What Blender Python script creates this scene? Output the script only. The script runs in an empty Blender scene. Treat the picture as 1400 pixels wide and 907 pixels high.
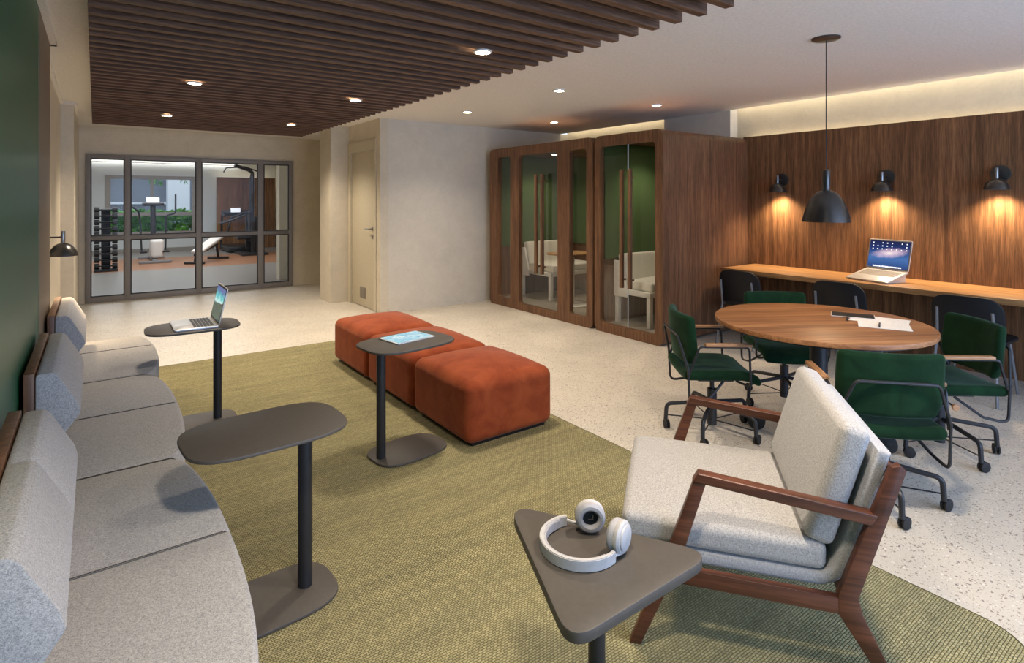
import bpy, bmesh, math, random
from mathutils import Vector, Matrix, Euler
random.seed(7)
PI = math.pi
SC = bpy.context.scene
COL = SC.collection
R = math.radians

# ------------------------------------------------------------------ materials
def s2l(c):
    return tuple(((x/255.0)/12.92 if x/255.0 <= 0.04045 else ((x/255.0+0.055)/1.055)**2.4) for x in c)

class NT:
    def __init__(self, name):
        m = bpy.data.materials.new(name); m.use_nodes = True
        self.m = m; self.t = m.node_tree; self.t.nodes.clear()
        self.out = self.n('ShaderNodeOutputMaterial')
        self.b = self.n('ShaderNodeBsdfPrincipled')
        self.l(self.b.outputs[0], self.out.inputs[0])
    def n(self, typ, **kw):
        nd = self.t.nodes.new(typ)
        for k, v in kw.items(): setattr(nd, k, v)
        return nd
    def l(self, a, b): self.t.links.new(a, b)
    def setb(self, **kw):
        for k, v in kw.items():
            self.b.inputs[k.replace('_', ' ')].default_value = v
    def coords(self, scale=(1, 1, 1), rot=(0, 0, 0)):
        tc = self.n('ShaderNodeTexCoord'); mp = self.n('ShaderNodeMapping')
        mp.inputs['Scale'].default_value = scale; mp.inputs['Rotation'].default_value = rot
        self.l(tc.outputs['Object'], mp.inputs['Vector'])
        return mp.outputs['Vector']
    def noise(self, vec, scale, detail=4, rough=0.55, dist=0.0):
        nd = self.n('ShaderNodeTexNoise')
        nd.inputs['Scale'].default_value = scale; nd.inputs['Detail'].default_value = detail
        nd.inputs['Roughness'].default_value = rough; nd.inputs['Distortion'].default_value = dist
        self.l(vec, nd.inputs['Vector'])
        return nd.outputs['Fac']
    def ramp(self, fac, stops, interp='LINEAR'):
        r = self.n('ShaderNodeValToRGB'); r.color_ramp.interpolation = interp
        e = r.color_ramp.elements
        while len(e) < len(stops): e.new(0.5)
        for el, (p, c) in zip(e, stops):
            el.position = p; el.color = (c[0], c[1], c[2], 1)
        self.l(fac, r.inputs['Fac'])
        return r.outputs['Color']
    def mix(self, fac, a, b, mode='MIX'):
        mx = self.n('ShaderNodeMix', data_type='RGBA', blend_type=mode)
        for i, v in ((0, fac), (6, a), (7, b)):
            if isinstance(v, (int, float)): mx.inputs[i].default_value = v
            elif isinstance(v, tuple): mx.inputs[i].default_value = (v[0], v[1], v[2], 1)
            else: self.l(v, mx.inputs[i])
        return mx.outputs[2]
    def math(self, op, a, b=0.0):
        nd = self.n('ShaderNodeMath', operation=op)
        for i, v in ((0, a), (1, b)):
            if isinstance(v, (int, float)): nd.inputs[i].default_value = v
            else: self.l(v, nd.inputs[i])
        return nd.outputs[0]
    def bump(self, h, strength=0.3, dist=0.01):
        b = self.n('ShaderNodeBump'); b.inputs['Strength'].default_value = strength
        b.inputs['Distance'].default_value = dist
        self.l(h, b.inputs['Height']); self.l(b.outputs[0], self.b.inputs['Normal'])
    def col(self, sock): self.l(sock, self.b.inputs['Base Color'])

def mul(c, k): return tuple(x*k for x in c)

def m_plain(name, rgb, rough=0.5, metal=0.0, spec=0.5, grain=0.0):
    t = NT(name); c = s2l(rgb)
    t.setb(Base_Color=(*c, 1), Roughness=rough, Metallic=metal, Specular_IOR_Level=spec)
    v = t.coords((1, 1, 1)); n = t.noise(v, 60, 3)
    t.col(t.ramp(n, [(0.3, mul(c, 0.93)), (0.7, mul(c, 1.07))]))
    if grain: t.bump(t.noise(v, 900, 2), grain, 0.001)
    return t.m

def m_wood(name, dark, mid, light, axis='z', freq=22.0, rough=0.42, line=0.5):
    t = NT(name); d, m, l = s2l(dark), s2l(mid), s2l(light)
    sc = {'x': (0.05, 1, 1), 'y': (1, 0.05, 1), 'z': (1, 1, 0.05)}[axis]
    v = t.coords(sc)
    a = t.noise(v, freq, 7, 0.62, 0.25)
    base = t.ramp(a, [(0.28, d), (0.5, m), (0.72, l)])
    f = t.noise(v, freq*5.0, 3, 0.6)
    fine = t.ramp(f, [(0.42, mul(d, 0.75)), (0.56, (1, 1, 1))])
    c = t.mix(line, base, fine, 'MULTIPLY')
    big = t.noise(v, freq*0.16, 2, 0.5)
    c2 = t.mix(1.0, c, t.ramp(big, [(0.3, (0.82, 0.80, 0.78)), (0.7, (1.15, 1.12, 1.08))]), 'MULTIPLY')
    t.col(c2); t.setb(Roughness=rough, Specular_IOR_Level=0.4)
    t.bump(f, 0.08, 0.002)
    return t.m

def m_fabric(name, dark, light, scale=420.0, rough=0.95, bump=0.5, sheen=0.2):
    t = NT(name); d, l = s2l(dark), s2l(light)
    v = t.coords((1, 1, 1))
    n = t.noise(v, scale, 3, 0.75); n2 = t.noise(v, scale*0.4, 3, 0.65); n3 = t.noise(t.coords((1, 1, 3.0)), scale*0.8, 2, 0.6)
    h = t.math('ADD', t.math('MULTIPLY', n, 0.4), t.math('ADD', t.math('MULTIPLY', n2, 0.3), t.math('MULTIPLY', n3, 0.3)))
    t.col(t.ramp(h, [(0.36, d), (0.60, l)]))
    t.setb(Roughness=rough, Sheen_Weight=sheen, Sheen_Roughness=0.5, Specular_IOR_Level=0.15)
    t.bump(h, bump, 0.002)
    return t.m

def m_velvet(name, dark, light, scale=9.0, sheen=0.6, tint=(1, 1, 1)):
    t = NT(name); d, l = s2l(dark), s2l(light)
    v = t.coords((1, 1, 1))
    n = t.noise(v, scale, 5, 0.6, 0.6); n2 = t.noise(v, 500, 2)
    t.col(t.ramp(t.math('ADD', t.math('MULTIPLY', n, 0.8), t.math('MULTIPLY', n2, 0.2)), [(0.35, d), (0.68, l)]))
    t.setb(Roughness=0.9, Sheen_Weight=sheen, Sheen_Roughness=0.35, Specular_IOR_Level=0.1)
    t.b.inputs['Sheen Tint'].default_value = (*tint, 1)
    t.bump(t.math('ADD', n2, t.math('MULTIPLY', n, 0.5)), 0.15, 0.002)
    return t.m

def m_glass(name, tint=(0.9, 0.94, 0.93), refl=1.0):
    m = bpy.data.materials.new(name); m.use_nodes = True
    t = m.node_tree; t.nodes.clear()
    o = t.nodes.new('ShaderNodeOutputMaterial'); mx = t.nodes.new('ShaderNodeMixShader')
    tr = t.nodes.new('ShaderNodeBsdfTransparent'); gl = t.nodes.new('ShaderNodeBsdfGlossy')
    fr = t.nodes.new('ShaderNodeFresnel'); fr.inputs['IOR'].default_value = 1.45
    mp = t.nodes.new('ShaderNodeMath'); mp.operation = 'MULTIPLY'; mp.inputs[1].default_value = refl
    tr.inputs[0].default_value = (*tint, 1); gl.inputs['Roughness'].default_value = 0.02
    t.links.new(fr.outputs[0], mp.inputs[0]); t.links.new(mp.outputs[0], mx.inputs[0])
    t.links.new(tr.outputs[0], mx.inputs[1]); t.links.new(gl.outputs[0], mx.inputs[2])
    t.links.new(mx.outputs[0], o.inputs[0])
    return m

def m_emit(name, rgb, strength):
    t = NT(name)
    t.setb(Base_Color=(0.8, 0.8, 0.8, 1), Emission_Color=(*rgb, 1), Emission_Strength=strength)
    return t.m

M = {}
M['black'] = m_plain('black_powder_coat', (44, 45, 49), 0.42, 0.3, 0.5)
M['tabletop'] = m_plain('charcoal_laminate', (80, 75, 70), 0.5, 0.0, 0.35)
M['lamp'] = m_plain('dark_lamp_metal', (84, 82, 81), 0.3, 0.8)
M['lampin'] = m_plain('lamp_inner_white', (225, 215, 195), 0.6)
M['steel'] = m_plain('brushed_steel', (150, 150, 152), 0.35, 0.9)
M['rod'] = m_plain('grey_rod_metal', (128, 130, 134), 0.4, 0.5)
M['alu'] = m_plain('silver_aluminium', (205, 205, 205), 0.35, 0.55)
M['key'] = m_plain('dark_keys', (48, 46, 48), 0.5)
M['keyl'] = m_plain('silver_keys', (140, 134, 126), 0.5)
M['white'] = m_plain('white_lacquer', (225, 222, 216), 0.45)
M['whitefab'] = m_fabric('white_boucle', (205, 200, 190), (235, 232, 224), 260, bump=0.3)
M['frame'] = m_plain('bronze_grey_frame', (136, 130, 124), 0.5, 0.15)
M['gasket'] = m_plain('black_gasket', (28, 27, 27), 0.6)
M['shell'] = m_plain('black_shell_plastic', (24, 25, 29), 0.5, 0.0, 0.4)
M['rubber'] = m_plain('rubber', (26, 25, 26), 0.7)
M['ceil'] = m_plain('ceiling_paint', (226, 222, 216), 0.9, 0, 0.2)
M['door'] = m_plain('cream_door_paint', (196, 186, 162), 0.5)
M['vent'] = m_plain('vent_grey', (140, 132, 120), 0.6)
M['fabric'] = m_fabric('grey_tweed', (112, 111, 112), (192, 190, 188), 430, bump=0.6)
M['fabric2'] = m_fabric('grey_tweed_shell', (120, 121, 124), (184, 184, 186), 430, bump=0.5)
M['seam'] = m_fabric('dark_crease_shade', (52, 50, 50), (84, 80, 78), 500)  # dark colour standing in for the shade in the sofa creases
M['rust'] = m_velvet('rust_velvet', (128, 58, 34), (158, 80, 47), 7.0, 0.25, (1.0, 0.75, 0.55))
M['green'] = m_velvet('green_velvet', (14, 36, 22), (26, 56, 34), 8.0, 0.16, (0.7, 1.0, 0.8))
M['felt'] = m_plain('green_felt', (80, 102, 66), 0.95, 0, 0.1)
M['walnut'] = m_wood('walnut_panel', (84, 58, 40), (122, 88, 60), (154, 114, 80), 'z', 24, 0.45, 0.35)
M['booth'] = m_wood('booth_walnut', (86, 60, 43), (118, 84, 59), (144, 106, 76), 'z', 30, 0.45, 0.3)
M['counter'] = m_wood('counter_wood', (142, 104, 66), (178, 136, 90), (202, 160, 112), 'y', 26, 0.4, 0.3)
M['tablewood'] = m_wood('table_wood', (126, 84, 54), (168, 118, 78), (196, 146, 102), 'x', 14, 0.45, 0.3)
M['slat'] = m_wood('slat_wood', (76, 54, 41), (110, 81, 62), (136, 103, 80), 'x', 24, 0.6, 0.4)
M['chairwood'] = m_wood('armchair_walnut', (62, 36, 25), (94, 56, 41), (120, 74, 55), 'y', 22, 0.35, 0.3)
M['armwood'] = m_wood('oak_armrest', (148, 108, 74), (178, 136, 98), (200, 158, 120), 'y', 40, 0.45, 0.3)
M['darkback'] = m_plain('dark_backing', (30, 24, 21), 0.9)
M['glass'] = m_glass('clear_glass', (0.975, 0.98, 0.975), 0.12)
M['glassgym'] = m_glass('gym_glass', (0.95, 0.955, 0.955), 0.10)
M['down'] = m_emit('downlight_glow', (1.0, 0.86, 0.62), 40.0)
M['led'] = m_emit('led_strip_glow', (1.0, 0.86, 0.62), 4.5)
M['ledw'] = m_emit('led_line_white', (1.0, 0.97, 0.92), 3.0)
M['ledg'] = m_emit('gym_led_glow', (1.0, 0.84, 0.56), 5.0)
M['bulb'] = m_emit('bulb_glow', (1.0, 0.80, 0.52), 12.0)
M['paper'] = m_plain('white_paper', (238, 236, 232), 0.8)
M['phones'] = m_plain('headphone_grey_white', (178, 177, 177), 0.5)
M['cushion'] = m_plain('headphone_leather', (160, 159, 163), 0.6)
M['mesh'] = m_plain('headphone_mesh', (38, 44, 48), 0.9)
M['concrete'] = m_plain('outside_grey_wall', (118, 122, 130), 0.8)
M['trunk'] = m_plain('white_outside_column', (215, 218, 222), 0.7)
M['pad'] = m_plain('light_bench_vinyl', (205, 200, 195), 0.45)
M['gymdark'] = m_plain('gym_dark_metal', (40, 40, 43), 0.35, 0.3)
M['gymgrey'] = m_plain('gym_grey_plastic', (120, 120, 122), 0.5)

def m_plaster(name, rgb, var=0.10, sc=5.0):
    t = NT(name); c = s2l(rgb); v = t.coords((1, 1, 1))
    n = t.noise(v, sc, 6, 0.65, 0.4); n2 = t.noise(v, 38, 5, 0.7)
    h = t.math('ADD', t.math('MULTIPLY', n, 0.6), t.math('MULTIPLY', n2, 0.4))
    t.col(t.ramp(h, [(0.3, mul(c, 1-var)), (0.7, mul(c, 1+var))]))
    t.setb(Roughness=0.85, Specular_IOR_Level=0.2); t.bump(h, 0.25, 0.01)
    return t.m
M['plaster'] = m_plaster('textured_beige_plaster', (206, 196, 176))
M['plastergrey'] = m_plaster('textured_grey_plaster', (208, 201, 187), 0.09)
M['gymwall'] = m_plaster('gym_wall_paint', (192, 196, 196), 0.03)
M['tan'] = m_plain('tan_metallic_panel', (128, 112, 92), 0.45, 0.2)
M['greenwall'] = m_plain('deep_green_paint', (40, 96, 66), 0.38, 0.0, 0.5)

def m_floor():
    t = NT('terrazzo'); v = t.coords((1, 1, 1))
    base = s2l((206, 198, 184))
    n = t.noise(v, 3.0, 4, 0.5)
    c = t.ramp(n, [(0.3, mul(base, 0.93)), (0.7, mul(base, 1.05))])
    def chips(scale, thr, stops, c, vs):
        vv = t.n('ShaderNodeTexVoronoi', feature='F1'); vv.inputs['Scale'].default_value = scale
        wn = t.n('ShaderNodeTexNoise'); wn.inputs['Scale'].default_value = scale*0.8; wn.inputs['Detail'].default_value = 2
        va = t.n('ShaderNodeVectorMath', operation='SCALE'); va.inputs['Scale'].default_value = 1.6/scale
        ad = t.n('ShaderNodeVectorMath', operation='ADD')
        t.l(vs, wn.inputs['Vector']); t.l(wn.outputs['Color'], va.inputs[0]); t.l(vs, ad.inputs[0]); t.l(va.outputs[0], ad.inputs[1])
        t.l(ad.outputs[0], vv.inputs['Vector'])
        hs = t.n('ShaderNodeSeparateColor'); t.l(vv.outputs['Color'], hs.inputs[0])
        near = t.math('LESS_THAN', vv.outputs['Distance'], thr)
        pick = t.math('LESS_THAN', hs.outputs[0], 0.42)
        fac = t.math('MULTIPLY', near, pick)
        colr = t.ramp(hs.outputs[1], stops, 'CONSTANT')
        return t.mix(t.math('MULTIPLY', fac, 0.85), c, colr)
    st = [(0.0, s2l((120, 104, 92))), (0.35, s2l((150, 138, 124))), (0.6, s2l((232, 226, 216))), (0.85, s2l((100, 92, 88)))]
    c = chips(70, 0.33, st, c, v)
    c = chips(150, 0.32, st, c, v)
    t.col(c); t.setb(Roughness=0.38, Specular_IOR_Level=0.35)
    return t.m
M['floor'] = m_floor()

def m_rug():
    t = NT('olive_woven_rug'); v = t.coords((1, 1, 1))
    br = t.n('ShaderNodeTexBrick'); br.offset = 0.5
    br.inputs['Scale'].default_value = 28.0; br.inputs['Mortar Size'].default_value = 0.05
    br.inputs['Mortar Smooth'].default_value = 1.0; br.inputs['Brick Width'].default_value = 0.42; br.inputs['Row Height'].default_value = 0.25
    a, b = s2l((178, 169, 130)), s2l((154, 146, 110))
    br.inputs['Color1'].default_value = (*a, 1); br.inputs['Color2'].default_value = (*b, 1)
    br.inputs['Mortar'].default_value = (*s2l((92, 86, 58)), 1)
    wn = t.n('ShaderNodeTexNoise'); wn.inputs['Scale'].default_value = 40; t.l(v, wn.inputs['Vector'])
    sc = t.n('ShaderNodeVectorMath', operation='SCALE'); sc.inputs['Scale'].default_value = 0.006; t.l(wn.outputs['Color'], sc.inputs[0])
    ad = t.n('ShaderNodeVectorMath', operation='ADD'); t.l(v, ad.inputs[0]); t.l(sc.outputs[0], ad.inputs[1])
    t.l(ad.outputs[0], br.inputs['Vector'])
    n1 = t.noise(t.coords((0.35, 3.0, 1)), 4.0, 5, 0.65); n2 = t.noise(v, 160, 3)
    c = t.mix(1.0, br.outputs['Color'], t.ramp(n1, [(0.3, (0.80, 0.82, 0.84)), (0.7, (1.15, 1.14, 1.10))]), 'MULTIPLY')
    c = t.mix(0.6, c, t.ramp(n2, [(0.3, (0.6, 0.6, 0.58)), (0.7, (1.2, 1.2, 1.15))]), 'MULTIPLY')
    t.col(c); t.setb(Roughness=0.95, Specular_IOR_Level=0.1)
    h = t.math('ADD', t.math('MULTIPLY', br.outputs['Fac'], -1.0), t.math('MULTIPLY', n2, 0.5))
    t.bump(h, 0.7, 0.006)
    return t.m
M['rug'] = m_rug()
M['rugedge'] = m_fabric('rug_binding', (66, 66, 36), (90, 88, 52), 500)

def m_gymfloor():
    t = NT('gym_rubber_floor'); v = t.coords((1, 1, 1))
    sp = t.n('ShaderNodeSeparateXYZ'); t.l(v, sp.inputs[0])
    y = t.math('MULTIPLY', t.math('SUBTRACT', sp.outputs[1], 10.0), 0.1)
    g, r = s2l((128, 124, 120)), s2l((146, 104, 78))
    c = t.ramp(y, [(0.0, g), (0.40, r), (0.68, g)], 'CONSTANT')
    n = t.noise(v, 200, 2)
    t.col(t.mix(0.4, c, t.ramp(n, [(0.4, (0.7, 0.7, 0.7)), (0.6, (1.1, 1.1, 1.1))]), 'MULTIPLY'))
    t.setb(Roughness=0.35)
    return t.m
M['gymfloor'] = m_gymfloor()

def m_leaf():
    t = NT('bright_hedge_leaf'); v = t.coords((1, 1, 1)); n = t.noise(v, 6, 4)
    t.col(t.ramp(n, [(0.3, s2l((46, 110, 34))), (0.55, s2l((96, 168, 60))), (0.75, s2l((150, 205, 90)))]))
    t.setb(Roughness=0.5); return t.m
M['leaf'] = m_leaf()

def screen_mat(name, builder, strength=1.0):
    t = NT(name); tc = t.n('ShaderNodeTexCoord'); sp = t.n('ShaderNodeSeparateXYZ')
    t.l(tc.outputs['UV'], sp.inputs[0])
    c = builder(t, sp.outputs[0], sp.outputs[1], tc.outputs['UV'])
    t.setb(Base_Color=(0.01, 0.01, 0.01, 1), Roughness=0.15, Emission_Strength=strength)
    t.l(c, t.b.inputs['Emission Color']); return t.m

def galaxy(t, u, v, uv):
    bg = t.ramp(v, [(0.0, s2l((38, 66, 120))), (0.35, s2l((70, 110, 170))), (0.7, s2l((28, 52, 110))), (1.0, s2l((18, 30, 70)))])
    du, dv = t.math('SUBTRACT', u, 0.53), t.math('SUBTRACT', v, 0.56)
    ca, sa = math.cos(0.22), math.sin(0.22)
    a = t.math('ADD', t.math('MULTIPLY', du, ca), t.math('MULTIPLY', dv, sa))
    b = t.math('SUBTRACT', t.math('MULTIPLY', dv, ca), t.math('MULTIPLY', du, sa))
    d = t.math('SQRT', t.math('ADD', t.math('POWER', t.math('MULTIPLY', a, 1.9), 2.0), t.math('POWER', t.math('MULTIPLY', b, 4.8), 2.0)))
    d = t.math('ADD', d, t.math('MULTIPLY', t.math('SUBTRACT', t.noise(uv, 9, 4), 0.5), 0.5))
    glow = t.ramp(d, [(0.0, s2l((245, 225, 215))), (0.45, s2l((190, 160, 170))), (0.95, (0, 0, 0))])
    return t.mix(1.0, bg, glow, 'SCREEN')
def island(t, u, v, uv):
    n = t.noise(uv, 5, 4)
    sky = t.ramp(t.math('ADD', v, t.math('MULTIPLY', t.math('SUBTRACT', n, 0.5), 0.5)), [(0.40, s2l((40, 70, 66))), (0.52, s2l((190, 225, 225))), (0.68, s2l((60, 180, 185))), (0.9, s2l((60, 90, 150)))])
    hill = t.math('LESS_THAN', v, t.math('ADD', 0.34, t.math('ADD', t.math('MULTIPLY', n, 0.18), t.math('MULTIPLY', u, 0.14))))
    dk = t.ramp(t.noise(uv, 7, 3), [(0.35, s2l((18, 22, 24))), (0.6, s2l((52, 96, 92)))])
    return t.mix(hill, sky, dk)
def seafoam(t, u, v, uv):
    n = t.noise(uv, 4.5, 6, 0.65, 1.2)
    return t.ramp(n, [(0.32, s2l((90, 160, 190))), (0.48, s2l((150, 205, 222))), (0.62, s2l((228, 236, 236)))])
M['galaxy'] = screen_mat('screen_galaxy_wallpaper', galaxy, 0.8)
M['island'] = screen_mat('screen_sea_cliff_wallpaper', island, 0.8)
M['foam'] = screen_mat('screen_sea_foam', seafoam, 0.75)
M['icon'] = m_emit('screen_icons', (0.9, 0.92, 1.0), 0.9)
M['gymscreen'] = m_emit('console_screen', (0.75, 0.85, 1.0), 0.45)

# ------------------------------------------------------------------ mesh helpers
def new(): return bmesh.new()
def merge(bm, b2, mat=None):
    if mat is not None: b2.transform(mat)
    me = bpy.data.meshes.new('tmp'); b2.to_mesh(me); b2.free(); bm.from_mesh(me); bpy.data.meshes.remove(me)
    return bm
def TRS(loc=(0, 0, 0), rot=(0, 0, 0)):
    return Matrix.Translation(loc) @ Euler(rot).to_matrix().to_4x4()
def box(bm, lo, hi, bev=0.0, seg=2, mat=None):
    b = new(); bmesh.ops.create_cube(b, size=1)
    for v in b.verts:
        v.co = Vector([lo[i] + (v.co[i]+0.5)*(hi[i]-lo[i]) for i in range(3)])
    if bev > 0: bmesh.ops.bevel(b, geom=b.edges[:], offset=bev, segments=seg, affect='EDGES', profile=0.5)
    return merge(bm, b, mat)
def prism(bm, pts, z0, z1, bev=0.0, seg=2, mat=None, top_only=False):
    b = new(); vs = [b.verts.new((x, y, z0)) for x, y in pts]
    f = b.faces.new(vs); r = bmesh.ops.extrude_face_region(b, geom=[f])
    for g in r['geom']:
        if isinstance(g, bmesh.types.BMVert): g.co.z = z1
    bmesh.ops.recalc_face_normals(b, faces=b.faces[:])
    if bev > 0:
        es = [e for e in b.edges if abs(e.verts[0].co.z-e.verts[1].co.z) < 1e-6 and (not top_only or e.verts[0].co.z > (z0+z1)/2)]
        bmesh.ops.bevel(b, geom=es, offset=bev, segments=seg, affect='EDGES', profile=0.5)
    return merge(bm, b, mat)
def holes(bm, loops, z0, z1, mat=None):
    """a plate with holes: loops[0] is the outline, the others are cut out; extruded z0..z1"""
    b = new(); es = []
    for lp in loops:
        vs = [b.verts.new((x, y, z0)) for x, y in lp]
        es += [b.edges.new((vs[i], vs[(i+1) % len(vs)])) for i in range(len(vs))]
    bmesh.ops.triangle_fill(b, use_beauty=True, use_dissolve=False, edges=es)
    r = bmesh.ops.extrude_face_region(b, geom=b.faces[:])
    for g in r['geom']:
        if isinstance(g, bmesh.types.BMVert): g.co.z = z1
    bmesh.ops.recalc_face_normals(b, faces=b.faces[:])
    return merge(bm, b, mat)
def rrect(x0, y0, x1, y1, r, n=6):
    pts = []
    for cx, cy, a0 in ((x1-r, y1-r, 0), (x0+r, y1-r, 90), (x0+r, y0+r, 180), (x1-r, y0+r, 270)):
        for i in range(n+1):
            a = R(a0 + 90*i/n); pts.append((cx+r*math.cos(a), cy+r*math.sin(a)))
    return pts
def superell(a, b, n=3.2, k=64):
    pts = []
    for i in range(k):
        t = 2*PI*i/k; c, s = math.cos(t), math.sin(t)
        pts.append((a*math.copysign(abs(c)**(2/n), c), b*math.copysign(abs(s)**(2/n), s)))
    return pts
def fillet_poly(pts, r, n=6, closed=True):
    out = []; N = len(pts)
    for i in range(N):
        p = Vector(pts[i]).to_3d() if len(pts[i]) == 2 else Vector(pts[i])
        if not closed and i in (0, N-1): out.append(p); continue
        a = Vector(pts[i-1]).to_3d() if len(pts[i]) == 2 else Vector(pts[i-1])
        c = Vector(pts[(i+1) % N]).to_3d() if len(pts[i]) == 2 else Vector(pts[(i+1) % N])
        d1, d2 = (a-p), (c-p); l1, l2 = d1.length, d2.length; d1.normalize(); d2.normalize()
        ang = d1.angle(d2, PI)
        if ang > PI-0.02: out.append(p); continue
        rr = r[i] if isinstance(r, (list, tuple)) else r
        t = min(rr/math.tan(ang/2), l1*0.48, l2*0.48)
        p1, p2 = p+d1*t, p+d2*t
        for k in range(n+1):
            s = k/n; out.append((1-s)**2*p1 + 2*s*(1-s)*p + s*s*p2)
    return out
def tube(bm, pts, r, seg=8, fil=0.0, closed=False, rect=None, up=None):
    P = [Vector(p) for p in pts]
    if fil > 0: P = fillet_poly([tuple(p) for p in P], fil, 6, closed)
    N = len(P); rings = []; prev = None
    for i in range(N):
        if closed: t = (P[(i+1) % N]-P[i-1])
        elif i == 0: t = P[1]-P[0]
        elif i == N-1: t = P[-1]-P[-2]
        else: t = (P[i+1]-P[i]).normalized()+(P[i]-P[i-1]).normalized()
        t.normalize()
        if prev is None:
            ref = Vector(up) if up else (Vector((0, 0, 1)) if abs(t.z) < 0.9 else Vector((1, 0, 0)))
            n = (ref - t*ref.dot(t)).normalized()
        else:
            n = prev - t*prev.dot(t)
            n = n.normalized() if n.length > 1e-6 else Vector((1, 0, 0))
        prev = n; bn = t.cross(n)
        rad = r[i] if isinstance(r, (list, tuple)) else r
        if rect:
            w, h = rect; ring = [bm.verts.new(P[i]+bn*sx*w/2+n*sz*h/2) for sx, sz in ((-1, -1), (1, -1), (1, 1), (-1, 1))]
        else:
            ring = [bm.verts.new(P[i]+(n*math.cos(2*PI*k/seg)+bn*math.sin(2*PI*k/seg))*rad) for k in range(seg)]
        rings.append(ring)
    K = len(rings[0])
    for i in range(N if closed else N-1):
        a, b = rings[i], rings[(i+1) % N]
        for k in range(K): bm.faces.new((a[k], a[(k+1) % K], b[(k+1) % K], b[k]))
    if not closed:
        bm.faces.new(rings[0][::-1]); bm.faces.new(rings[-1])
    return bm
def cyl(bm, c, r, z0, z1, seg=24, bev=0.0, mat=None):
    return prism(bm, [(c[0]+r*math.cos(2*PI*i/seg), c[1]+r*math.sin(2*PI*i/seg)) for i in range(seg)], z0, z1, bev, 2, mat)
def lathe(bm, prof, seg=36, c=(0, 0, 0), mat=None):
    b = new(); rings = []
    for r, z in prof:
        if r < 1e-5: rings.append([b.verts.new((c[0], c[1], c[2]+z))])
        else: rings.append([b.verts.new((c[0]+r*math.cos(2*PI*k/seg), c[1]+r*math.sin(2*PI*k/seg), c[2]+z)) for k in range(seg)])
    for a, d in zip(rings, rings[1:]):
        for k in range(seg):
            k2 = (k+1) % seg
            if len(a) == 1 and len(d) == 1: continue
            if len(a) == 1: b.faces.new((a[0], d[k2], d[k]))
            elif len(d) == 1: b.faces.new((a[k], a[k2], d[0]))
            else: b.faces.new((a[k], a[k2], d[k2], d[k]))
    bmesh.ops.recalc_face_normals(b, faces=b.faces[:])
    return merge(bm, b, mat)
def soft(bm, L, r, bulge_top=0.0, bulge_side=0.0, n=8, k=5, shape=None, mat=None):
    """rounded cushion block of size L centred in x,y with its base at z=0"""
    def samples(l):
        h = l/2; rr = min(r, h*0.98); ang = [math.tan(PI/4*i/k) for i in range(k+1)]
        lo = [-h+rr-rr*a for a in reversed(ang)]; hi = [h-rr+rr*a for a in ang]
        mid = [(-h+rr)+(2*h-2*rr)*i/n for i in range(1, n)]
        return lo+mid+hi
    S = [samples(l) for l in L]; b = new()
    cache = {}
    def V(p):
        key = tuple(round(x, 6) for x in p)
        if key not in cache: cache[key] = b.verts.new(p)
        return cache[key]
    for ax in range(3):
        u, w = (ax+1) % 3, (ax+2) % 3
        for sgn in (-1, 1):
            for i in range(len(S[u])-1):
                for j in range(len(S[w])-1):
                    q = []
                    for a, c in ((i, j), (i+1, j), (i+1, j+1), (i, j+1)):
                        p = [0, 0, 0]; p[ax] = sgn*L[ax]/2; p[u] = S[u][a]; p[w] = S[w][c]; q.append(V(p))
                    b.faces.new(q if sgn > 0 else q[::-1])
    for v in b.verts:
        p = v.co.copy(); q = Vector([max(-L[i]/2+min(r, L[i]*.49), min(L[i]/2-min(r, L[i]*.49), p[i])) for i in range(3)])
        d = p-q
        if d.length > 1e-9: p = q + d.normalized()*min(r, min(L)*.49)
        nx, ny, nz = p.x/(L[0]/2), p.y/(L[1]/2), p.z/(L[2]/2)
        dp = Vector((0, 0, 0))
        if bulge_top and p.z > 0: dp.z += bulge_top*(1-nx*nx)*(1-ny*ny)*max(0, nz)
        if bulge_side:
            dp.x += bulge_side*nx*(1-ny*ny)*(1-nz*nz); dp.y += bulge_side*ny*(1-nx*nx)*(1-nz*nz)
        v.co = p+dp
        v.co.z += L[2]/2
        if shape: v.co = shape(v.co)
    bmesh.ops.recalc_face_normals(b, faces=b.faces[:])
    return merge(bm, b, mat)
def extrude_profile(bm, prof, ax0, ax1, plane='xz', bev=0.0, seg=2, mat=None):
    """profile in (x,z) extruded along y, or in (y,z) extruded along x"""
    b = new(); prism(b, prof, ax0, ax1, bev, seg)
    if plane == 'xz': Mx = Matrix(((1, 0, 0, 0), (0, 0, 1, 0), (0, 1, 0, 0), (0, 0, 0, 1)))
    else: Mx = Matrix(((0, 0, 1, 0), (1, 0, 0, 0), (0, 1, 0, 0), (0, 0, 0, 1)))
    b.transform(Mx); bmesh.ops.recalc_face_normals(b, faces=b.faces[:])
    return merge(bm, b, mat)

def obj(name, bm, mat, parent=None, label=None, ang=35, kind=None):
    me = bpy.data.meshes.new(name); bm.to_mesh(me); bm.free()
    me.materials.append(mat); me.shade_smooth(); me.set_sharp_from_angle(angle=R(ang))
    o = bpy.data.objects.new(name, me); COL.objects.link(o)
    if parent is not None: o.parent = parent
    if label: o['label'] = label
    if kind: o['kind'] = kind
    return o
def thing(name, label, cat, loc=(0, 0, 0), rotz=0.0, group=None, rot=None):
    o = bpy.data.objects.new(name, None); COL.objects.link(o)
    o.empty_display_size = 0.1
    o.location = loc; o.rotation_euler = rot if rot else (0, 0, rotz)
    o['label'] = label; o['category'] = cat
    if group: o['group'] = group
    return o
def tag(o, label, cat, group=None):
    o['label'] = label; o['category'] = cat
    if group: o['group'] = group
    return o
def struct(name, bm, mat, parent=None, ang=35, label=None):
    o = obj(name, bm, mat, parent, ang=ang)
    if parent is None:
        o['kind'] = 'structure'
        if label: o['label'] = label
    return o
KIDS = {}
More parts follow.
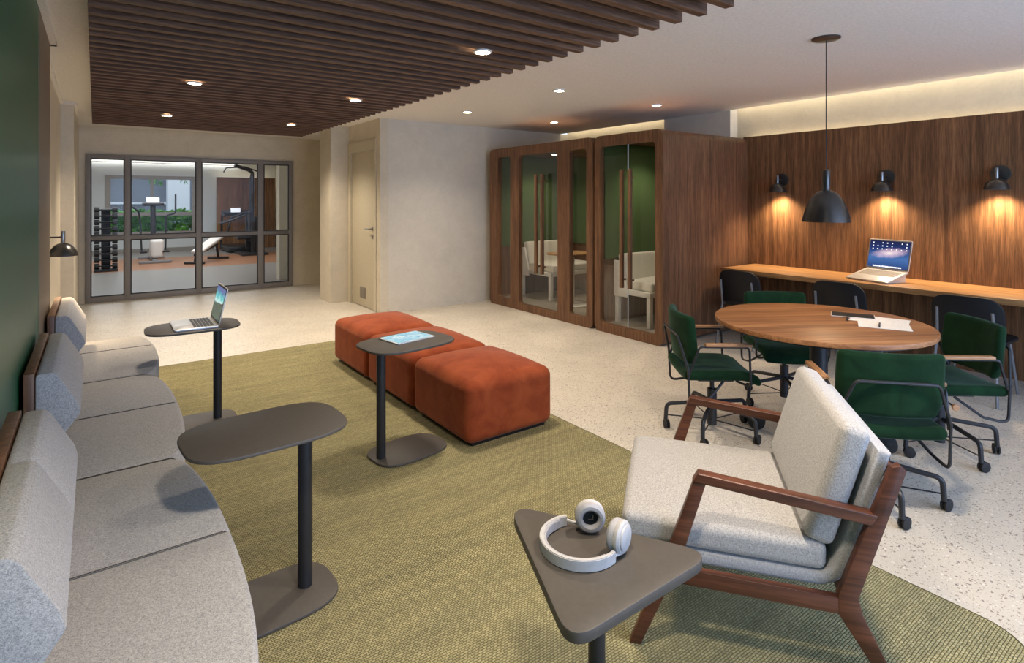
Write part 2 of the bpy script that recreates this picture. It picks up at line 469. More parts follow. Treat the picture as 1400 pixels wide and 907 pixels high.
def dup(root, loc, rotz, label, group=None):
    r = root.copy(); COL.objects.link(r); r.location = loc; r.rotation_euler = (0, 0, rotz); r['label'] = label
    if group: r['group'] = group
    for ch in list(root.children):
        c = ch.copy(); COL.objects.link(c); c.parent = r
        for g in list(ch.children):
            d = g.copy(); COL.objects.link(d); d.parent = c
    return r
def uvplane(name, w, h, mat, parent, M4, label=None):
    me = bpy.data.meshes.new(name)
    me.from_pydata([(-w/2, 0, 0), (w/2, 0, 0), (w/2, 0, h), (-w/2, 0, h)], [], [(0, 1, 2, 3)])
    uv = me.uv_layers.new()
    for i, c in enumerate(((0, 0), (1, 0), (1, 1), (0, 1))): uv.data[i].uv = c
    me.transform(M4); me.materials.append(mat)
    o = bpy.data.objects.new(name, me); COL.objects.link(o); o.parent = parent
    if label: o['label'] = label
    return o

CH = 2.52
# ------------------------------------------------------------------ camera
cam = bpy.data.cameras.new('camera'); co = bpy.data.objects.new('camera', cam); COL.objects.link(co)
cam.sensor_width = 36; cam.lens = 777/1400*36; cam.shift_y = -(453.5-273)/1400
co.location = (0, 0, 1.47); co.rotation_euler = (PI/2, 0, -math.atan2(570, 777)); cam.clip_start = 0.02
SC.camera = co

# ------------------------------------------------------------------ room shell
bm = new(); box(bm, (-0.6, -2.6, -0.1), (6.4, 10.12, 0.0)); struct('floor', bm, M['floor'])
bm = new(); box(bm, (-0.6, -2.6, CH), (6.02, 10.1, CH+0.06)); struct('ceiling', bm, M['ceil'])
bm = new(); box(bm, (5.9, -2.6, 2.66), (6.4, 10.1, 2.72)); struct('ceiling_cove', bm, M['ceil'])
bm = new(); box(bm, (-0.6, -2.6, 0), (-0.24, 3.89, CH)); struct('wall_left', bm, M['greenwall'])
bm = new(); box(bm, (-0.6, 3.89, 0), (-0.238, 4.79, CH)); struct('wall_left_pilaster', bm, M['tan'])
bm = new(); box(bm, (-0.6, 4.79, 0), (-0.30, 7.72, CH)); struct('wall_left_recess', bm, M['plaster'])
bm = new(); box(bm, (-0.6, 7.72, 0), (-0.185, 10.04, CH)); struct('wall_left_pillar', bm, M['plaster'])
bm = new(); box(bm, (-0.24, 2.9, CH-0.035), (-0.205, 4.83, CH)); box(bm, (-0.24, 4.79, CH-0.035), (-0.205, 4.83, CH)); struct('trim_1', bm, M['ceil'])
bm = new(); box(bm, (-0.30, 4.83, CH-0.03), (-0.272, 7.72, CH)); struct('trim_2', bm, M['ceil'])
bm = new(); box(bm, (-0.30, 7.69, CH-0.035), (-0.158, 7.719, CH-0.001)); box(bm, (-0.184, 7.719, CH-0.035), (-0.158, 8.66, CH-0.001)); struct('trim_3', bm, M['ceil'])
# far wall with the opening of the gym glazing
bm = new()
b = new(); holes(b, [[(-0.6, 0), (3.4, 0), (3.4, CH), (-0.6, CH)], [(-0.11, 0.001), (2.72, 0.001), (2.72, 2.12), (-0.11, 2.12)]], 0, 0.12)
merge(bm, b, Matrix(((1, 0, 0, 0), (0, 0, 1, 10.04), (0, 1, 0, 0), (0, 0, 0, 1))))
bmesh.ops.recalc_face_normals(bm, faces=bm.faces[:])
struct('wall_far', bm, M['plaster'])
bm = new(); box(bm, (2.69, 8.0, 0), (2.97, 8.48, CH)); box(bm, (2.95, 8.48, 0), (3.3, 8.6, CH)); box(bm, (3.28, 8.6, 0), (3.4, 10.04, CH)); struct('wall_far_column', bm, M['plaster'])
# wall block with the door
bm = new(); box(bm, (2.95, 6.89, 0), (3.07, 6.99, CH)); box(bm, (2.95, 7.98, 0), (3.07, 8.0, CH)); box(bm, (2.95, 6.99, 2.25), (3.07, 7.98, CH))
struct('wall_door_side', bm, M['plaster'])
bm = new(); box(bm, (3.07, 6.89, 0), (6.4, 7.0, CH)); struct('wall_middle', bm, M['plastergrey'])
# right wall
bm = new(); box(bm, (6.17, -2.6, 0), (6.4, 6.9, 2.70)); struct('wall_right', bm, M['plaster'])
bm = new(); box(bm, (6.05, -2.5, 0), (6.085, 3.72, 2.19)); struct('wall_right_panelling', bm, M['walnut'])
bm = new(); box(bm, (6.02, 3.87, 2.0), (6.18, 4.83, 2.66)); struct('wall_right_column', bm, M['plastergrey'])
bm = new(); box(bm, (6.10, -2.5, 2.12), (6.15, 3.70, 2.135)); struct('trim_light_strip_lower', bm, M['led'])
bm = new(); box(bm, (6.03, -2.5, 2.59), (6.05, 3.85, 2.63)); box(bm, (6.03, 4.85, 2.59), (6.05, 6.85, 2.63)); struct('trim_light_strip_upper', bm, M['led'])
# wall behind the camera with a wide window opening
b = new(); holes(b, [[(-0.6, 0), (6.4, 0), (6.4, 2.72), (-0.6, 2.72)], [(0.4, 0.3), (5.9, 0.3), (5.9, 2.35), (0.4, 2.35)]], 0, 0.15)
bm = new(); merge(bm, b, Matrix(((1, 0, 0, 0), (0, 0, 1, -2.75), (0, 1, 0, 0), (0, 0, 0, 1))))
bmesh.ops.recalc_face_normals(bm, faces=bm.faces[:]); struct('wall_near', bm, M['plaster'])
# baseboard under the gym glazing's wall and the door wall
bm = new(); box(bm, (3.07, 6.878, 0), (4.55, 6.89, 0.05)); struct('baseboard_middle', bm, M['plastergrey'])

# door
d = bpy.data.objects.new('door_1', None); COL.objects.link(d); d.location = (2.95, 7.485, 0); d['kind'] = 'structure'; d['label'] = 'cream door with a high frame and a lever handle'
bm = new(); box(bm, (-0.015, -0.495, 0), (0.10, -0.42, 2.27)); box(bm, (-0.015, 0.42, 0), (0.10, 0.495, 2.27)); box(bm, (-0.015, -0.42, 2.13), (0.10, 0.42, 2.27)); obj('door_frame', bm, M['door'], d)
bm = new(); box(bm, (0.012, -0.413, 0.008), (0.052, 0.413, 2.12), 0.003); leaf = obj('door_leaf', bm, M['door'], d)
bm = new(); cyl(bm, (0, 0), 0.024, 0, 0.008, mat=TRS((0.012, -0.34, 1.08), (0, -PI/2, 0))); tube(bm, [(0.01, -0.34, 1.08), (-0.05, -0.34, 1.08), (-0.05, -0.22, 1.08)], 0.009, 8, 0.012)
cyl(bm, (0, 0), 0.022, 0, 0.006, mat=TRS((0.012, -0.34, 0.97), (0, -PI/2, 0))); obj('lever_handle', bm, M['steel'], leaf)
bm = new(); box(bm, (0.004, -0.09, 0.12), (0.014, 0.10, 0.27))
for i in range(7): box(bm, (-0.001, -0.08, 0.132+i*0.019), (0.006, 0.09, 0.142+i*0.019))
obj('vent_grille', bm, M['vent'], leaf)

# gym glazing
gw = bpy.data.objects.new('window_1', None); COL.objects.link(gw); gw.location = (0, 10.04, 0); gw['kind'] = 'structure'; gw['label'] = 'grey framed glass partition of eight panes in front of the gym'
bm = new()
for x0, x1 in ((-0.11, -0.05), (0.345, 0.42), (1.265, 1.34), (2.16, 2.25), (2.65, 2.72)): box(bm, (x0, -0.03, 0), (x1, 0.05, 2.12), 0.004)
for z0, z1 in ((0.0, 0.085), (0.885, 0.95), (2.055, 2.12)): box(bm, (-0.11, -0.028, z0), (2.72, 0.048, z1), 0.004)
obj('window_frame', bm, M['frame'], gw)
bm = new()
xs = ((-0.05, 0.345), (0.42, 1.265), (1.34, 2.16), (2.25, 2.65)); zs = ((0.085, 0.885), (0.95, 2.055))
for x0, x1 in xs:
    for z0, z1 in zs:
        t_ = 0.012
        box(bm, (x0, -0.034, z0), (x0+t_, 0.0, z1)); box(bm, (x1-t_, -0.034, z0), (x1, 0.0, z1)); box(bm, (x0, -0.034, z0), (x1, 0, z0+t_)); box(bm, (x0, -0.034, z1-t_), (x1, 0, z1))
obj('glazing_gasket', bm, M['gasket'], gw)
for x0, x1 in xs:
    for z0, z1 in zs:
        bm = new(); box(bm, (x0+0.002, 0.005, z0+0.002), (x1-0.002, 0.013, z1-0.002)); obj('pane', bm, M['glassgym'], gw)

# ------------------------------------------------------------------ slatted ceiling + downlights
sl = thing('slatted_ceiling_raft', 'dark brown timber slat raft hung under the white ceiling', 'ceiling panel', (0, 0, 2.52)); sl['kind'] = 'thing'
bm = new(); box(bm, (-0.01, -0.55, -0.012), (2.54, 9.02, -0.003)); obj('backing_board', bm, M['darkback'], sl)
bm = new(); y = 1.32-12*0.155; SP = 0.155
while y < 9.0:
    box(bm, (-0.03, y, -0.085), (2.57, y+0.05, -0.012)); y += SP
obj('slats', bm, M['slat'], sl)
def downlight(x, y, z, label, group, power, frame=True):
    t = thing('ceiling_downlight', label, 'ceiling light', (x, y, z), 0, group)
    bm = new(); lathe(bm, [(0.062, 0.0), (0.062, -0.008), (0.05, -0.012), (0.046, -0.004), (0.046, 0.0)], 28); obj('trim_ring', bm, M['white'], t)
    bm = new(); cyl(bm, (0, 0), 0.046, -0.006, -0.002, 24); obj('lamp_lens', bm, M['down'], t)
    l = bpy.data.lights.new('downlight_beam', 'SPOT'); l.energy = power; l.color = (1.0, 0.85, 0.68); l.spot_size = R(125); l.spot_blend = 0.85; l.shadow_soft_size = 0.10
    lo = bpy.data.objects.new('downlight_beam', l); COL.objects.link(lo); lo.location = (x, y, z-0.03)
    return t
gs, gp = 'downlights in the timber slats', 'downlights in the white ceiling'
for x, y, lab in ((2.03, 3.09, 'round downlight in the slats above the ottoman row, largest in view'),
                  (0.66, 5.32, 'round downlight in the slats nearest the green wall, larger of the two on that side'),
                  (2.03, 5.32, 'round downlight in the slats above the far ottoman, middle of its row'),
                  (0.66, 7.55, 'round downlight in the slats in front of the dumbbell side of the gym glazing'),
                  (2.03, 7.55, 'round downlight in the slats closest to the door, smallest of its row')):
    downlight(x, y, 2.435, lab, gs, 100)
downlight(2.03, 0.86, 2.435, 'round downlight in the slats above the armchair', gs, 140)
downlight(0.66, 0.86, 2.435, 'round downlight in the slats above the near end of the sofa', gs, 105)
for x, y, lab in ((3.58, 4.12, 'round downlight in the white ceiling between slats and wooden booth, larger one'),
                  (3.58, 5.78, 'round downlight in the white ceiling above the grey plaster wall corner'),
                  (5.0, 4.12, 'round downlight in the white ceiling directly above the nearer glass booth'),
                  (5.0, 5.85, 'round downlight in the white ceiling behind, above the longer glass booth')):
    downlight(x, y, 2.52, lab, gp, 68 if x < 4 else 26)

# ------------------------------------------------------------------ rug
rg = thing('rug', 'olive green woven rug under the sofa, ottomans and armchair', 'rug', (0, 0, 0))
bm = new(); prism(bm, rrect(-0.2, 0.47, 2.5, 5.82, 0.16, 8), 0.001, 0.011, 0.003, 2); obj('woven_field', bm, M['rug'], rg)
bm = new(); tube(bm, [(x, y, 0.006) for x, y in rrect(-0.2, 0.47, 2.5, 5.82, 0.16, 8)], 0.006, 6, 0, True); obj('edge_binding', bm, M['rugedge'], rg)
RZ = 0.0115

# ------------------------------------------------------------------ sofa
sofa = thing('modular_sofa', 'long grey tweed sofa with slanted back pads along the green wall', 'sofa', (0, 0, RZ))
mods = [(1.27, 2.619), (2.631, 3.969), (3.981, 5.12)]
seams = [1.945, 3.33, 4.74]
for (y0, y1), sm in zip(mods, seams):
    c, h = (y0+y1)/2, (y1-y0)/2
    def fx(y): return 0.275+0.065*(1-abs((y-c)/h)**2.6)
    for a, b2, ra, rb in ((y0, sm-0.001, 0.05, 0.0), (sm+0.001, y1, 0.0, 0.05)):
        pts = [(-0.19, a)]
        for i in range(15):
            yy = a+(b2-a)*i/14; xx = fx(yy)
            if ra and yy-a < ra: xx -= ra*(1-math.sqrt(max(0, 1-(1-(yy-a)/ra)**2)))*0.6
            if rb and b2-yy < rb: xx -= rb*(1-math.sqrt(max(0, 1-(1-(b2-yy)/rb)**2)))*0.6
            pts.append((xx, yy))
        pts.append((-0.19, b2))
        bm = new(); prism(bm, pts, 0.20, 0.434, 0.016, 3)
        obj('seat_cushion', bm, M['fabric'], sofa)
    for ys, rr in ((sm, 0.0016), (y0-0.006 if y0 > 2 else None, 0.0034)):
        if ys is None: continue
        xf = fx(ys) if ys == sm else 0.262
        bm = new(); tube(bm, [(-0.185, ys, 0.4325 if ys == sm else 0.428), (xf-0.02, ys, 0.4325 if ys == sm else 0.428), (xf-0.004, ys, 0.42), (xf-0.002, ys, 0.22)], rr, 6, 0.012); obj('crease_shade_line', bm, M['seam'], sofa, 'dark line standing in for the crease shade of a seam')  # dark tubes along seams and module gaps imitate the shade in the creases
    bm = new()
    prism(bm, [(-0.19, y0+0.02)]+[(fx(y0+0.02+(y1-y0-0.04)*i/12)-0.05, y0+0.02+(y1-y0-0.04)*i/12) for i in range(13)]+[(-0.19, y1-0.02)], 0.05, 0.20)
    obj('seat_base', bm, M['fabric2'], sofa)
    for sx in (-0.15, 0.18):
        for sy in (y0+0.12, y1-0.12):
            bm = new(); cyl(bm, (sx, sy), 0.02, 0.0, 0.05, 12); obj('foot', bm, M['black'], sofa)
for (y0, y1), sm in (((1.44, 2.40), 1.95), ((2.88, 3.72), None), ((4.24, 5.04), None)):
    bm = new(); box(bm, (-0.224, y0-0.005, 0.05), (-0.19, y1+0.005, 0.782), 0.003); bp = obj('back_panel', bm, M['booth'], sofa, 'walnut strip behind the back pad')
    prof = [(-0.188, 0.455), (-0.09, 0.535), (-0.045, 0.60), (-0.055, 0.64), (-0.118, 0.762), (-0.135, 0.776), (-0.188, 0.776)]
    cuts = [(y0, sm-0.001), (sm+0.001, y1)] if sm else [(y0, y1)]
    for a, b2 in cuts:
        bm = new(); extrude_profile(bm, [tuple(p)[:2] for p in fillet_poly(prof, 0.018, 4)], a, b2, 'xz', 0.006, 2); obj('back_cushion', bm, M['fabric'], sofa)

# ------------------------------------------------------------------ ottomans
def ottoman(y0, y1, lab):
    t = thing('ottoman', lab, 'ottoman', (2.07, (y0+y1)/2, RZ), 0, 'rust ottomans in a row')
    W, D = 0.65, (y1-y0)-0.012
    bm = new(); box(bm, (-W/2+0.05, -D/2+0.04, 0), (W/2-0.05, D/2-0.04, 0.022)); obj('plinth', bm, M['darkback'], t)
    bm = new(); soft(bm, (W, D, 0.365), 0.06, 0.05, 0.006, 8, 5, mat=Matrix.Translation((0, 0, 0.014))); obj('upholstered_body', bm, M['rust'], t)
    return t
ottoman(2.80, 3.535, 'rust velvet ottoman nearest the armchair, largest of the row of three')
ottoman(3.54, 4.34, 'middle rust velvet ottoman behind the table with the tablet')
ottoman(4.345, 5.13, 'rust velvet ottoman at the door end of the row of three')

# ------------------------------------------------------------------ C tables
def ctable(x, y, rz, lab, cx=-0.16, basex=0.0):
    t = thing('side_table', lab, 'side table', (x, y, RZ), rz, 'charcoal pedestal side tables')
    bm = new(); prism(bm, superell(0.27, 0.195, 3.4), 0.625, 0.638, 0.004, 2); obj('tabletop', bm, M['tabletop'], t)
    bm = new(); cyl(bm, (cx, 0), 0.026, 0.012, 0.625, 28); obj('column', bm, M['black'], t)
    bm = new(); prism(bm, rrect(cx-0.02, -0.05, cx+0.16, 0.05, 0.02), 0.613, 0.6255); obj('bracket', bm, M['black'], t)
    bm = new(); prism(bm, superell(0.225, 0.155, 3.2), 0.0, 0.014, 0.004, 2, Matrix.Translation((basex, 0, 0))); obj('foot_plate', bm, M['tabletop'], t)
    return t
ctable(1.455, 3.02, R(7), 'charcoal side table holding a tablet in front of the ottomans', -0.165, 0.01)
ctable(0.495, 2.17, R(183), 'empty charcoal side table reaching over the sofa seat', -0.14, -0.02)
ctable(0.515, 4.20, R(178), 'charcoal side table with an open laptop near the sofa end', -0.14, -0.03)
TZ = RZ+0.638

# tablet
tb = thing('tablet', 'tablet with a pale blue sea picture lying on a side table', 'tablet', (1.49, 3.08, TZ), R(10))
bm = new(); prism(bm, rrect(-0.135, -0.10, 0.135, 0.10, 0.012), 0.0, 0.007, 0.002); obj('body', bm, M['alu'], tb)
uvplane('screen', 0.252, 0.184, M['foam'], tb, TRS((0, -0.092, 0.0075), (-PI/2, 0, 0)), 'pale blue lit screen')

# laptops
def laptop(name_lab, loc, rot, w, d, lidang, lidh, screen, keymat, icons=False):
    t = thing('laptop', name_lab, 'laptop', loc, rot=rot)
    bm = new(); prism(bm, rrect(-w/2, -d/2, w/2, d/2, 0.012), 0.0, 0.013, 0.003, 2); base = obj('base', bm, M['alu'], t)
    bm = new()
    kw, rows, cols = w*0.84, 6, 14
    for r_ in range(rows):
        for c_ in range(cols):
            x0 = -kw/2+c_*kw/cols; y0 = -d*0.06+r_*(d*0.46)/rows
            if r_ == 0 and 4 <= c_ <= 8:
                if c_ == 4: box(bm, (x0+0.0015, y0+0.0015, 0.0125), (x0+5*kw/cols-0.0015, y0+d*0.46/rows-0.0015, 0.0145))
                continue
            box(bm, (x0+0.0015, y0+0.0015, 0.0125), (x0+kw/cols-0.0015, y0+d*0.46/rows-0.0015, 0.0145))
    obj('keyboard', bm, keymat, base)
    bm = new(); prism(bm, rrect(-w*0.16, -d*0.44, w*0.16, -d*0.12, 0.006), 0.0125, 0.0134); obj('trackpad', bm, M['alu'], base)
    bm = new(); cyl(bm, (0, 0), 0.006, -w*0.4, w*0.4, 12, mat=TRS((0, d/2-0.003, 0.012), (0, PI/2, 0))); obj('hinge', bm, M['keyl'], base)
    L = TRS((0, d/2-0.003, 0.014), (-lidang, 0, 0))
    bm = new(); b = new(); prism(b, rrect(-w/2, 0.0, w/2, lidh, 0.012), -0.004, 0.004, 0.002)
    merge(bm, b, L @ Matrix.Rotation(PI/2, 4, 'X')); lid = obj('lid', bm, M['alu'], t)
    bm = new(); b = new(); prism(b, rrect(-w/2+0.004, 0.006, w/2-0.004, lidh-0.004, 0.010), 0.0042, 0.0046)
    merge(bm, b, L @ Matrix.Rotation(PI/2, 4, 'X')); obj('bezel', bm, M['gasket'] if not icons else M['keyl'], lid)
    uvplane('screen', w-0.026, lidh-0.030, screen, lid, L @ Matrix.Translation((0, -0.0052, 0.016)), 'lit screen with a picture')
    if icons:
        bm = new(); sw, sh = w-0.026, lidh-0.03
        for r_ in range(3):
            for c_ in range(8):
                if random.random() < 0.12: continue
                cx, cz = -sw/2+sw*(c_+0.75)/8.4, 0.016+sh*(0.92-0.115*r_)
                b = new(); box(b, (cx-0.0045, -0.0062, cz-0.0045), (cx+0.0045, -0.0056, cz+0.0045)); merge(bm, b, L)
        for c_ in range(18):
            cx = -sw*0.34+sw*0.68*c_/17
            b = new(); box(b, (cx-0.0055, -0.0062, 0.020), (cx+0.0055, -0.0056, 0.032)); merge(bm, b, L)
        obj('desktop_icons', bm, M['icon'], lid)
    return t
laptop('open silver laptop with a teal sea cliff screen on a side table', (0.52, 4.22, TZ), (0, 0, R(-91)), 0.35, 0.25, R(13), 0.235, M['island'], M['key'])

# ------------------------------------------------------------------ triangular table + headphones
tt = thing('triangular_side_table', 'charcoal triangular side table beside the armchair', 'side table', (1.09, 1.10, RZ))
A_, B_, C_ = Vector((1.06, 1.47, 0)), Vector((1.37, 0.925, 0)), Vector((0.835, 0.925, 0)); cen = Vector((1.09, 1.10, 0))
tri = [((p-cen).x, (p-cen).y) for p in (C_, B_, A_)]
pts = [(p.x, p.y) for p in fillet_poly(tri, 0.055, 10)]
bm = new(); prism(bm, pts, 0.462, 0.490, 0.003, 2); obj('tabletop', bm, M['tabletop'], tt)
bm = new(); cyl(bm, (0, 0), 0.023, 0.012, 0.462, 28); obj('column', bm, M['black'], tt)
bm = new(); prism(bm, [(x*0.8, y*0.8) for x, y in pts], 0.0, 0.013, 0.003); obj('foot_plate', bm, M['tabletop'], tt)
HZ = RZ+0.490
hp = thing('headphones', 'light grey over-ear headphones lying on the triangular table', 'headphones', (1.09, 1.165, HZ), 0)
Rb = 0.107
bm = new()
arc = [(Rb*math.cos(R(a)), Rb*1.0*math.sin(R(a)), 0.0165) for a in range(69, 287, 6)]
tube(bm, arc, 0.01, rect=(0.012, 0.031), up=(0, 0, 1)); bmesh.ops.bevel(bm, geom=[e for e in bm.edges], offset=0.002, segments=2, affect='EDGES')
hb = obj('headband', bm, M['phones'], hp, ang=50)
bm = new(); arc2 = [((Rb-0.0085)*math.cos(R(a)), (Rb-0.0085)*math.sin(R(a)), 0.0165) for a in range(84, 274, 6)]
tube(bm, arc2, 0.01, rect=(0.008, 0.026), up=(0, 0, 1)); bmesh.ops.bevel(bm, geom=[e for e in bm.edges], offset=0.002, segments=2, affect='EDGES')
obj('headband_padding', bm, M['cushion'], hb, ang=50)
def earcup(ang, cx, cy, outdir):
    M4 = TRS((cx, cy, 0.047), (0, 0, outdir)) @ Matrix.Rotation(PI/2, 4, 'Y')
    bm = new(); lathe(bm, [(0, 0.0), (0.041, 0.0), (0.043, 0.004), (0.043, 0.012), (0.038, 0.018), (0.034, 0.019), (0.033, 0.023), (0.029, 0.025), (0, 0.025)], 40, mat=M4); c = obj('ear_cup', bm, M['phones'], hp)
    bm = new(); lathe(bm, [(0.022, -0.004), (0.022, -0.016), (0.028, -0.022), (0.036, -0.021), (0.0425, -0.014), (0.0435, -0.006), (0.041, 0.0)], 40, mat=M4); obj('ear_cushion', bm, M['cushion'], c)
    bm = new(); lathe(bm, [(0, -0.007), (0.0225, -0.007), (0.0225, -0.003), (0, -0.003)], 32, mat=M4); obj('speaker_mesh', bm, M['mesh'], c, 'dark mesh inside the ear cushion')
    bm = new(); box(bm, (-0.006, -0.009, -0.0074), (0.008, -0.006, -0.0068)); box(bm, (0.005, -0.009, -0.0074), (0.008, 0.006, -0.0068)); bm.transform(M4); obj('side_mark', bm, M['steel'], c)
    bm = new(); e = R(ang)
    p0 = Vector((Rb*math.cos(e), Rb*math.sin(e), 0.0165)); o = M4 @ Vector((0, 0, 0.012))
    p2 = M4 @ Vector((0.030, 0, 0.021)); p1 = M4 @ Vector((0.040, 0, 0.013))
    tube(bm, [p0, p1, p2], 0.0045, 8, 0.02); obj('yoke', bm, M['phones'], c)
earcup(69, 0.072, 0.035, R(52)); earcup(286, 0.067, -0.082, R(-72))

# ------------------------------------------------------------------ armchair
ay = R(38)
ac = thing('armchair', 'walnut framed lounge armchair with grey tweed cushions on the rug', 'armchair', (1.936, 1.230, RZ), ay)
FX = 0.363
def frame_side(sx):
    x0, x1 = (sx*FX-0.016, sx*FX+0.016)
    bm = new(); extrude_profile(bm, [(0.118, 0.556), (0.156, 0.560), (0.252, 0.28), (0.358, 0.0), (0.322, 0.0), (0.200, 0.28)], x0, x1, 'yz', 0.004); obj('front_leg', bm, M['chairwood'], ac)
    bm = new(); extrude_profile(bm, [(-0.436, 0.664), (-0.420, 0.680), (-0.398, 0.672), (-0.256, 0.27), (-0.258, 0.215), (-0.398, 0.0), (-0.432, 0.0), (-0.322, 0.225), (-0.312, 0.27)], x0, x1, 'yz', 0.004); obj('rear_leg', bm, M['chairwood'], ac)
    bm = new()
    x2, x3 = sx*FX-0.021, sx*FX+0.021
    extrude_profile(bm, [(0.143, 0.586), (0.160, 0.556), (0.10, 0.550), (-0.345, 0.494), (-0.362, 0.527)], x2, x3, 'yz', 0.005, 3); obj('armrest', bm, M['chairwood'], ac)
    bm = new(); extrude_profile(bm, [(0.255, 0.222), (0.232, 0.272), (-0.29, 0.262), (-0.30, 0.212)], x0+0.002, x1-0.002, 'yz', 0.004); obj('side_rail', bm, M['chairwood'], ac)
for s in (-1, 1): frame_side(s)
XI = FX-0.016
bm = new(); box(bm, (-XI, 0.19, 0.222), (XI, 0.222, 0.27), 0.004); obj('front_rail', bm, M['chairwood'], ac)
bm = new(); box(bm, (-XI, -0.31, 0.215), (XI, -0.28, 0.262), 0.004); obj('rear_rail', bm, M['chairwood'], ac)
bm = new(); box(bm, (-XI, -0.43, 0.60), (XI, -0.408, 0.645), 0.004); obj('back_rail', bm, M['chairwood'], ac)
XW = 0.338
def band(center, th):
    C = fillet_poly(center, 0.09, 8, False); L1, L2 = [], []
    for i, p in enumerate(C):
        t = (C[min(i+1, len(C)-1)]-C[max(i-1, 0)]).normalized(); n = Vector((-t.y, t.x, 0))
        L1.append((p.x+n.x*th/2, p.y+n.y*th/2)); L2.append((p.x-n.x*th/2, p.y-n.y*th/2))
    return L1+L2[::-1]
bm = new(); extrude_profile(bm, band([(0.34, 0.292), (-0.262, 0.284), (-0.392, 0.70)], 0.042), -XW, XW, 'yz', 0.014, 3)
obj('upholstered_shell', bm, M['fabric2'], ac)
bm = new(); soft(bm, (2*XW-0.006, 0.625, 0.088), 0.026, 0.010, 0.004, 8, 4, mat=TRS((0, 0.075, 0.312), (R(1.0), 0, 0))); obj('seat_cushion', bm, M['fabric'], ac)
bm = new(); soft(bm, (2*XW-0.006, 0.088, 0.385), 0.028, 0.0, 0.008, 8, 4, mat=TRS((0, -0.212, 0.392), (R(17), 0, 0))); obj('back_cushion', bm, M['fabric'], ac)

# ------------------------------------------------------------------ round table and what lies on it
TC = (3.56, 1.69)
rt = thing('round_table', 'round walnut meeting table on a black column', 'table', (TC[0], TC[1], 0))
bm = new(); cyl(bm, (0, 0), 0.595, 0.705, 0.732, 96, 0.004); obj('tabletop', bm, M['tablewood'], rt).rotation_euler = (0, 0, R(-30))
bm = new(); cyl(bm, (0, 0), 0.56, 0.692, 0.7055, 72); obj('underside_rim', bm, M['black'], rt)
bm = new(); cyl(bm, (0, 0), 0.05, 0.06, 0.692, 32); obj('column', bm, M['black'], rt)
for k in range(4):
    a = R(-66+90*k); c_, s_ = math.cos(a), math.sin(a)
    bm = new(); tube(bm, [(0.02*c_, 0.02*s_, 0.12), (0.33*c_, 0.33*s_, 0.075)], 0.016, 10); lg = obj('foot_arm', bm, M['black'], rt)
    bm = new(); cyl(bm, (0, 0), 0.052, -0.016, 0.016, 28, 0.004, Matrix.Translation((0.35*c_, 0.35*s_, 0.052)) @ Matrix.Rotation(a, 4, 'Z') @ Matrix.Rotation(PI/2, 4, 'X'))
    cyl(bm, (0, 0), 0.02, -0.019, 0.019, 16, 0.002, Matrix.Translation((0.35*c_, 0.35*s_, 0.052)) @ Matrix.Rotation(a, 4, 'Z') @ Matrix.Rotation(PI/2, 4, 'X')); obj('wheel', bm, M['rubber'], lg)
PZ = 0.7325
bm = new(); box(bm, (-0.15, -0.105, 0), (0.15, 0.105, 0.0012)); o = tag(obj('paper_sheet', bm, M['paper']), 'white paper sheet on the round table, partly under the dark tablet', 'paper'); o.location = (3.86, 1.47, PZ); o.rotation_euler = (0, 0, R(-75))
bm = new(); box(bm, (-0.13, -0.09, 0), (0.13, 0.09, 0.0015)); o = tag(obj('paper_sheet', bm, M['paper']), 'white paper sheet on the round table with a pen lying on it', 'paper'); o.location = (3.70, 1.385, PZ+0.0014); o.rotation_euler = (0, 0, R(-66))
ph = thing('tablet', 'dark switched-off tablet beside the papers on the round table', 'tablet', (3.865, 1.625, PZ+0.0014), R(-66))
bm = new(); prism(bm, rrect(-0.12, -0.075, 0.12, 0.075, 0.01), 0, 0.005, 0.0015); obj('body', bm, M['white'], ph)
bm = new(); prism(bm, rrect(-0.116, -0.071, 0.116, 0.071, 0.008), 0.0048, 0.0054); obj('screen', bm, M['gasket'], ph, 'black unlit screen')
def pen(x, y, z, rz, lab):
    t = thing('pen', lab, 'pen', (x, y, z), rz)
    bm = new(); tube(bm, [(-0.065, 0, 0.005), (0.05, 0, 0.005), (0.066, 0, 0.005)], [0.0045, 0.0045, 0.001], 10); obj('barrel', bm, M['key'], t)
    bm = new(); box(bm, (-0.06, -0.0015, 0.0095), (-0.02, 0.0015, 0.011)); obj('clip', bm, M['steel'], t)
pen(3.69, 1.405, PZ+0.003, R(20), 'dark pen lying across the nearer paper sheet')
pen(3.735, 1.60, PZ, R(200), 'dark pen beside the edge of the dark tablet')

